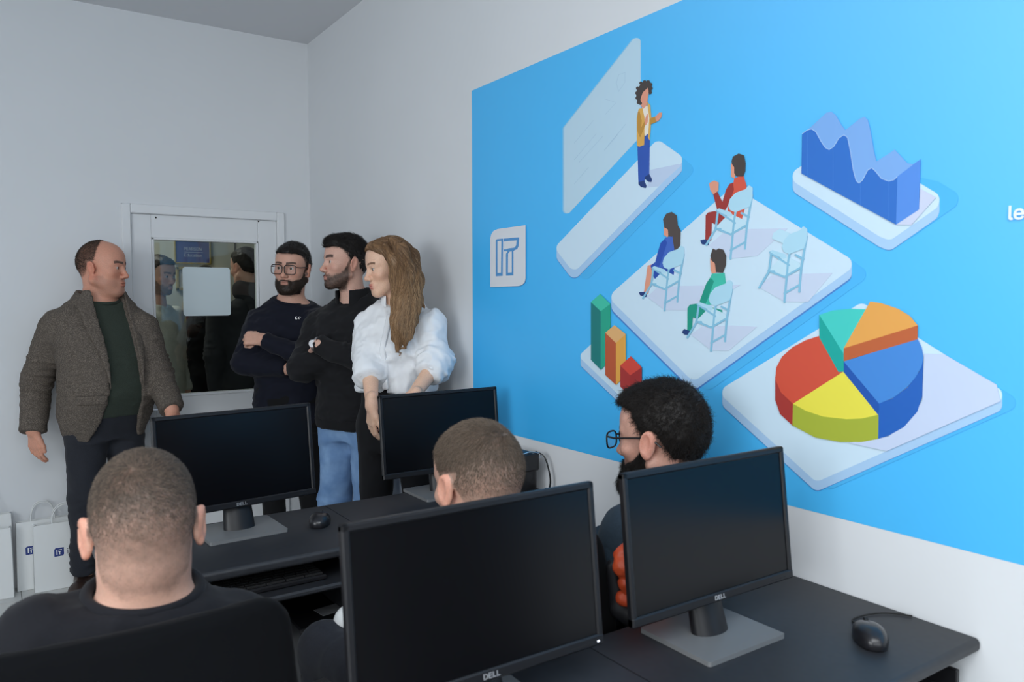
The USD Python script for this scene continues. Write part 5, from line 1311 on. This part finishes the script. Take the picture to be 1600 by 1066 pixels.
for P_, R_ in zip(nl, rad):
    for i in range(len(P_) - 1): V.add(cone(P_[i], P_[i + 1], R_[i], R_[i + 1]), 0.02)
v, f = V.mesh(); vn = vnormals(v, f)
lw = meshkit.noise(np.c_[v @ RT * 95, v @ FW * 60, v[:, 2] * 7], 3) - 0.5
v = v + vn * (0.007 * lw)[:, None]
hr4 = obj('hair', (v, f), 'hair_blonde', p4['th'], smooth=True)
def fl4(P, N):
    q = H4.loc(P); k = ramp(q[:, 2], -0.06, 0.08)[:, None]
    tip = np.array(nl[0][-1]); inw = (tip - P) * [1, 1, 0]; inw = inw / (np.linalg.norm(inw, axis=1, keepdims=True) + 1e-6)
    return -Zu * 1.0 - H4.R[1] * 0.9 * k + inw * 0.22 * (1 - k)
up4 = lambda P: ramp(H4.loc(P)[:, 2], -0.06, 0.08)
for i, (mt_, n_, ok_) in enumerate((('hair_blonde', 3600, None), ('hair_blonde2', 2800, lambda P: 1.02 - up4(P)), ('hair_blonde3', 3000, lambda P: 0.25 + up4(P)))): curves('hair_strands', combed(v, f, n_, 0.014, 8, fl4, 20 + i, ok_, 0.10), 0.0011, mt_, hr4)

# ---------------------------------------------------------------- office chairs
def office_chair(label, x, y, yaw, top_z=1.03, wd=0.46, arms=True):
    t = thing('office_chair', label, 'chair', (x, y, 0))
    M = rotz(yaw); M[:3, 3] = (x, y, 0)                      # local: +y is where the sitter looks
    A = lambda m: xf(m, M)
    pl = rounded([(-wd / 2, 0.56), (wd / 2, 0.56), (wd / 2, top_z), (-wd / 2, top_z)], 0.055)
    nx_, nz_ = 26, 22
    V = Vol([-0.3, -0.35, 0.5], [0.3, -0.1, top_z + 0.05], 0.009)
    def pad(X, Y, Z):
        yc = -0.235 + 0.55 * X ** 2 - 0.05 * np.cos((Z - 0.62) * 5)
        bx = np.abs(X) - wd / 2 + 0.05 + 0.10 * np.maximum(0, Z - top_z + 0.2) ** 2; bz = np.abs(Z - (0.56 + top_z) / 2) - (top_z - 0.56) / 2 + 0.05
        q = np.sqrt(np.maximum(bx, 0) ** 2 + np.maximum(bz, 0) ** 2) + np.minimum(np.maximum(bx, bz), 0) - 0.05 + 0.016
        yy = np.abs(Y - yc) - 0.004
        return np.sqrt(np.maximum(q, 0) ** 2 + np.maximum(yy, 0) ** 2) + np.minimum(np.maximum(q, yy), 0) - 0.016
    V.add((pad, [-0.3, -0.35, 0.5], [0.3, -0.1, top_z + 0.05]), 0.01); v, f = V.mesh()
    obj('backrest', A(trimesh.Trimesh(v, f, process=False)), 'chair_fabric', t, smooth=True)
    s = boxm((-0.235, -0.20, 0.42), (0.235, 0.27, 0.50), 0.035).subdivide().subdivide(); trimesh.smoothing.filter_humphrey(s, iterations=3)
    obj('seat', A(s), 'chair_fabric', t, smooth=60)
    obj('back_post', A(tube(spline([(0, -0.10, 0.41), (0, -0.25, 0.43), (0, -0.305, 0.55), (0, -0.30, 0.74)], 14), 0.019, 8)), 'black_plastic', t)
    for sx in (-1, 1) if arms else ():
        obj('armrest', A(trimesh.util.concatenate([tube([(sx * 0.24, 0.02, 0.42), (sx * 0.285, 0.02, 0.44), (sx * 0.285, 0.02, 0.63)], 0.014, 8), boxm((sx * 0.285 - 0.03, -0.10, 0.63), (sx * 0.285 + 0.03, 0.15, 0.655), 0.011)])), 'black_plastic', t)
    obj('gas_lift', A(tube([(0, 0.02, 0.10), (0, 0.02, 0.26), (0, 0.02, 0.262), (0, 0.02, 0.42)], [0.027, 0.027, 0.015, 0.015], 14)), 'black_plastic', t)
    for k in range(5):
        a = k * 2 * math.pi / 5 + 0.3; e = np.array([math.cos(a), math.sin(a), 0])
        obj('base_leg', A(tube([np.array([0, 0.02, 0.115]) , np.array([0, 0.02, 0.085]) + e * 0.245], [0.024, 0.014], 8)), 'black_plastic', t)
        w_ = trimesh.creation.cylinder(0.026, 0.034, sections=18); w_.apply_transform(trimesh.geometry.align_vectors([0, 0, 1], np.cross(e, Zu))); w_.apply_translation(np.array([0, 0.02, 0.027]) + e * 0.24)
        obj('caster', A(w_), 'black_plastic', t)
cloth('chair_fabric', S(10, 11, 14), 0.2, 500, sheen=0.03, spec=0.08)
office_chair('black fabric office chair cut off by the lower left corner, its rounded backrest in front', 0.150, 1.375, math.radians(0), 1.005)
office_chair('black office chair hidden behind the largest nearest monitor', 0.86, 1.475, math.radians(12), 0.95)
office_chair('black office chair behind the right foreground monitor, with the orange jacket over it', 1.345, 1.56, math.radians(24), 0.90, 0.42, arms=False)

# 5. nearest head, lower left ------------------------------------------------
SK6 = S(214, 168, 148)
p5 = dict(label='person with a close fade haircut and black top, seen from behind in the lower left', head=(225, 820, 1.235), ha=180, hp=6, hs=1.0, hw=0.97, jaw=0.80, neck=(226, 930, 1.245), ba=176, sw=0.98, flare=0.55, ear=0.98, eyes=False, nr=(0.066, 0.068), skin=SK6, hair=S(66, 54, 46), scalp=1.0, scalp_color=S(92, 78, 68), hres=0.0028,
    hl_phi=[0, 30, 50, 66, 80, 92, 104, 125, 150, 180], hl_u=[0.078, 0.080, 0.066, 0.034, -0.008, -0.012, -0.01, -0.07, -0.095, -0.090], fade=(0.48, -0.075, 0.040),
    pelvis=(0.15, 1.37, 0.52), arm_r=[(380, 1002, 1.33), (430, 1120, 1.42), (0.36, 1.75, 0.72, 0)], arm_l=[(62, 1005, 1.165), (10, 1130, 1.2), (0.10, 1.72, 0.70, 0)], leg_l=[(0.06, 1.42, 0.53), (0.02, 1.84, 0.54), (0.02, 1.86, 0.09)], leg_r=[(0.24, 1.42, 0.53), (0.28, 1.84, 0.54), (0.30, 1.88, 0.09)],
    hands=dict(arm_r=dict(d=(0, 1, -0.2), n=(0, 0.1, 1), flip=True), arm_l=dict(d=(0, 1, -0.2), n=(0, 0.1, 1), flip=False)), handres=0.006)
p5 = person(p5)
top(p5, 'top', 'black_tee', infl=0.012, sl=0.014, hem=0.50, neck=0.076, neckh=0.002, amp=0.008, ring=0.006, seed=31, h=0.009, k=0.06)
neck_band(p5, 'black_tee', 0.083, 0.009, 0.012, 0.012)
trousers(p5, 'charcoal_cloth', waist=0.60); shoe(p5, 'leg_r', 'shoe_black'); shoe(p5, 'leg_l', 'shoe_black')
H5 = p5['H']
buzz(p5, 30000, 0.007, 'hair_soft', 'hair_pale', -0.02, 0.07, w=0.00032)

# 6. middle head ------------------------------------------------
p6 = dict(label='person with close-cropped brown hair, head seen from behind above the nearest monitor', head=(746, 751, 1.60), ha=-146, hp=10, hs=1.02, jaw=0.9, neck=(756, 846, 1.59), ba=-160, flare=0.4, eyes=False, nr=(0.062, 0.066), skin=SK6, hair=S(62, 52, 44), scalp=0.95, scalp_color=S(122, 106, 94), hres=0.0028,
    hl_phi=[0, 30, 50, 66, 80, 92, 104, 125, 150, 180], hl_u=[0.078, 0.080, 0.066, 0.034, -0.008, -0.012, 0.0, -0.055, -0.078, -0.078], fade=(0.55, -0.05, 0.05), beard=0.35, beard_color=S(120, 98, 86),
    pelvis=(0.87, 1.45, 0.52), arm_l=[(0.725, 1.35, 0.91, 0), (0.69, 1.56, 0.72, 0), (0.84, 1.72, 0.64, 0)], arm_r=[(1.02, 1.44, 0.91, 0), (1.05, 1.60, 0.72, 0), (0.96, 1.76, 0.64, 0)], leg_l=[(0.80, 1.50, 0.53), (0.715, 1.93, 0.535), (0.70, 1.90, 0.09)], leg_r=[(0.95, 1.52, 0.53), (0.98, 1.94, 0.54), (0.98, 1.92, 0.09)],
    hands=dict(arm_l=dict(d=(0.1, 1, -0.1), n=(0, 0.1, 1), flip=False), arm_r=dict(d=(-0.1, 1, -0.1), n=(0, 0.1, 1), flip=True)), handres=0.006)
p6 = person(p6)
top(p6, 'sweater', 'black_cloth', infl=0.010, sl=0.012, hem=0.50, neck=0.074, neckh=0.0, amp=0.006, seed=41)
trousers(p6, 'charcoal_cloth', waist=0.62, infl=0.012, amp=0.009, ring=0.008); shoe(p6, 'leg_r', 'shoe_black'); shoe(p6, 'leg_l', 'shoe_black')
buzz(p6, 28000, 0.011, 'hair_mid', 'hair_pale', -0.03, 0.06, 8, w=0.0004, cr=(-0.02, -0.08, 0.085))

# 7. glasses and full beard, on the right ------------------------------------------------
p7 = dict(label='person with thick black hair, glasses and a full beard, seated before the mural', head=(1031, 682, 1.97), ha=-116, hp=4, hs=1.085, neck=(1046, 796, 1.98), ba=-100, flare=0.45, eyes=True, nr=(0.058, 0.064), skin=S(214, 164, 146), hair=S(28, 24, 23), scalp=0.95, fade=(0.5, -0.03, 0.02), beard=0.95, beard_color=S(44, 34, 30), hres=0.0028,
    hl_phi=[0, 30, 50, 66, 78, 86, 100, 125, 150, 180], hl_u=[0.080, 0.082, 0.070, 0.040, 0.004, -0.004, 0.022, -0.030, -0.066, -0.066],
    pelvis=(1.36, 1.52, 0.52), arm_l=[(984, 836, 1.82), (962, 935, 1.80), (1.10, 1.82, 0.70, 0)], arm_r=[(1.565, 1.53, 0.95, 0), (1.545, 1.67, 0.74, 0), (1.38, 1.86, 0.70, 0)], leg_l=[(1.29, 1.56, 0.53), (1.14, 1.90, 0.54), (1.15, 1.90, 0.09)], leg_r=[(1.42, 1.58, 0.53), (1.34, 1.93, 0.54), (1.34, 1.93, 0.09)],
    hands=dict(arm_l=dict(d=(-0.1, 1, -0.1), n=(0, 0.1, 1), flip=False), arm_r=dict(d=(-0.4, 1, -0.1), n=(0, 0.1, 1), flip=True)), handres=0.006)
p7 = person(p7)
top(p7, 'sweater', 'slate_cloth', infl=0.014, sl=0.016, hem=0.50, neck=0.072, neckh=0.0, amp=0.007, seed=51)
neck_band(p7, 'slate_cloth', 0.078, 0.008, 0.014, 0.010)
trousers(p7, 'charcoal_cloth', waist=0.62); shoe(p7, 'leg_r', 'shoe_black'); shoe(p7, 'leg_l', 'shoe_black')
H7 = p7['H']
hair_obj(p7, [(0, -0.016, 0.045, 0.081, 0.100, 0.090), (0, -0.048, 0.010, 0.072, 0.067, 0.072), (0, 0.046, 0.080, 0.062, 0.048, 0.036)], 'hair_black', 11000, 0.015, lambda P, N: np.tile(H7.R[1] * 0.5 - H7.R[2] * 0.5, (len(P), 1)), 0.0007, 0.45, curl=0.003, disp=0.005, jit=0.5, mat2='hair_dark', k=6, freq=38)
beard_obj(p7, 0.022, 'hair_black', 6000, 0.014, drop=0.008, curl=0.003, sw=0.0005)
glasses(H7, p7['th'], 'frame_black', 0.026, 0.0195, 0.0021, 0.112, -0.006, 3.2)

# the orange puffer jacket over the chair
oj = thing('puffer_jacket', 'orange quilted puffer jacket hanging between the two foreground monitors', 'jacket', tuple(pt(985, 960, 1.68)))
nm('orange_nylon', S(204, 74, 40), S(222, 92, 52), 18, rough=0.42, bump=0.2); pm('dark_lining', S(26, 26, 30), 0.6)
V = Vol(pt(985, 900, 1.68) - [0.22, 0.2, 0.3], pt(985, 900, 1.68) + [0.22, 0.2, 0.22], 0.006)
for (a, b, ra, rb, dd) in (((972, 868), (1030, 830), 0.020, 0.040, 1.68), ((974, 886), (1035, 870), 0.022, 0.046, 1.665), ((980, 912), (1035, 900), 0.020, 0.046, 1.67), ((974, 934), (1025, 932), 0.016, 0.040, 1.68)):
    V.add(cone(pt(*a, dd), pt(*b, dd + 0.02), ra, rb), 0.004)
v, f = V.mesh(); v, f = fold(v, f, 0.006, (22, 22, 22), 6)
obj('shell', (v, f), 'orange_nylon', oj, smooth=True)
V = Vol(pt(960, 900, 1.68) - 0.2, pt(960, 900, 1.68) + 0.2, 0.007)
V.add(cone(pt(958, 884, 1.70), pt(966, 950, 1.70), 0.016, 0.02), 0.01); V.add(cone(pt(966, 950, 1.70), pt(1015, 975, 1.71), 0.02, 0.04), 0.01)
obj('lining', V.mesh(), 'dark_lining', oj, smooth=True)
# small white thing on the knee
wi = thing('cap', 'small rounded white item resting on a dark trousered knee, left of the nearest monitor', 'item', tuple(pt(545, 972, 2.08)))
V = Vol(pt(545, 965, 2.08) - 0.1, pt(545, 965, 2.08) + 0.1, 0.005); V.add(ell(pt(550, 970, 2.08), np.eye(3), (0.05, 0.045, 0.045)), 0.01); V.keep(lambda X, Y, Z: pt(545, 972, 2.08)[2] - Z + 0 * X + 0 * Y)
obj('crown', V.mesh(), 'paper_white', wi, smooth=60)

# ---------------------------------------------------------------- people in the corridor, seen through the pane
def corridor(o, coat, tr, hairmat, hood=False, neckr=0.075):
    o.update(hres=0.0055, handres=0.008, eyes=o.get('eyes', False))
    nk = pt(*o['neck']); F, L = facing(nk, o['ba'])
    o['arm_l'] = [np.r_[nk + L * 0.205 - Zu * 0.075, 0], np.r_[nk + L * 0.25 - Zu * 0.35 - F * 0.02, 0], np.r_[nk + L * 0.22 - Zu * 0.58 + F * 0.06, 0]]
    o['arm_r'] = [np.r_[nk - L * 0.205 - Zu * 0.075, 0], np.r_[nk - L * 0.25 - Zu * 0.35 - F * 0.02, 0], np.r_[nk - L * 0.22 - Zu * 0.58 + F * 0.06, 0]]
    o['hands'] = dict(arm_l=dict(d=(0, 0, -1), n=L, flip=False), arm_r=dict(d=(0, 0, -1), n=-L, flip=True))
    o = person(stand(o, 0.90))
    top(o, 'top', coat, infl=0.02, sl=0.018, hem=0.80, neck=neckr, neckh=0.01, amp=0.008, h=0.014)
    trousers(o, tr, h=0.016); shoe(o, 'leg_l', 'shoe_black'); shoe(o, 'leg_r', 'shoe_black')
    hair_obj(o, [(0, -0.014, 0.044, 0.081, 0.101, 0.090), (0, -0.048, 0.01, 0.070, 0.066, 0.07), (0, 0.046, 0.078, 0.056, 0.046, 0.034)], hairmat, h=0.005, disp=0.003)
    if hood:
        o['nk'] = o['nk'] + Zu * 0.045
        V = Vol(o['nk'] - 0.25, o['nk'] + 0.25, 0.009)
        V.add(cone(o['nk'] - o['F'] * 0.03 - o['L'] * 0.06 + Zu * 0.01, o['nk'] - o['F'] * 0.03 + o['L'] * 0.06 + Zu * 0.01, 0.07, 0.07), 0.03); V.add(cone(o['nk'] - o['F'] * 0.07 - Zu * 0.02, o['nk'] - o['F'] * 0.11 - Zu * 0.12, 0.09, 0.06), 0.03)
        V.cut(cone(o['nk'] - o['F'] * 0.01 - Zu * 0.05, o['nk'] + Zu * 0.2, 0.07, 0.08), 0.01)
        v, f = V.mesh(); v, f = fold(v, f, 0.006); obj('hood', (v, f), coat, o['th'], smooth=True)
corridor(dict(label='person in a pale shirt facing right, at the left edge of the door glass', head=(250, 430, 5.02), ha=48, hp=8, neck=(246, 478, 5.03), ba=60, skin=SK2, hair=S(48, 40, 36), scalp=0.9, beard=0.7, eyes=True), 'cream_cloth', 'denim_blue', 'hair_brown')
corridor(dict(label='person in a black coat behind the frosted square of the door glass', head=(322, 444, 5.55), ha=170, neck=(318, 489, 5.57), ba=175, sw=1.2, sd=1.15, skin=SK2, hair=S(30, 26, 24), scalp=0.9), 'dark_cloth', 'dark_cloth', 'hair_dark', True)
corridor(dict(label='person in a dark grey hooded top, seen from behind through the door glass', head=(383, 418, 5.05), ha=-140, hp=6, neck=(392, 468, 5.06), ba=-160, skin=SK2, hair=S(38, 34, 32), scalp=0.9, fade=(0.4, -0.04, 0.03)), 'hoodie_grey', 'dark_cloth', 'hair_dark', True)
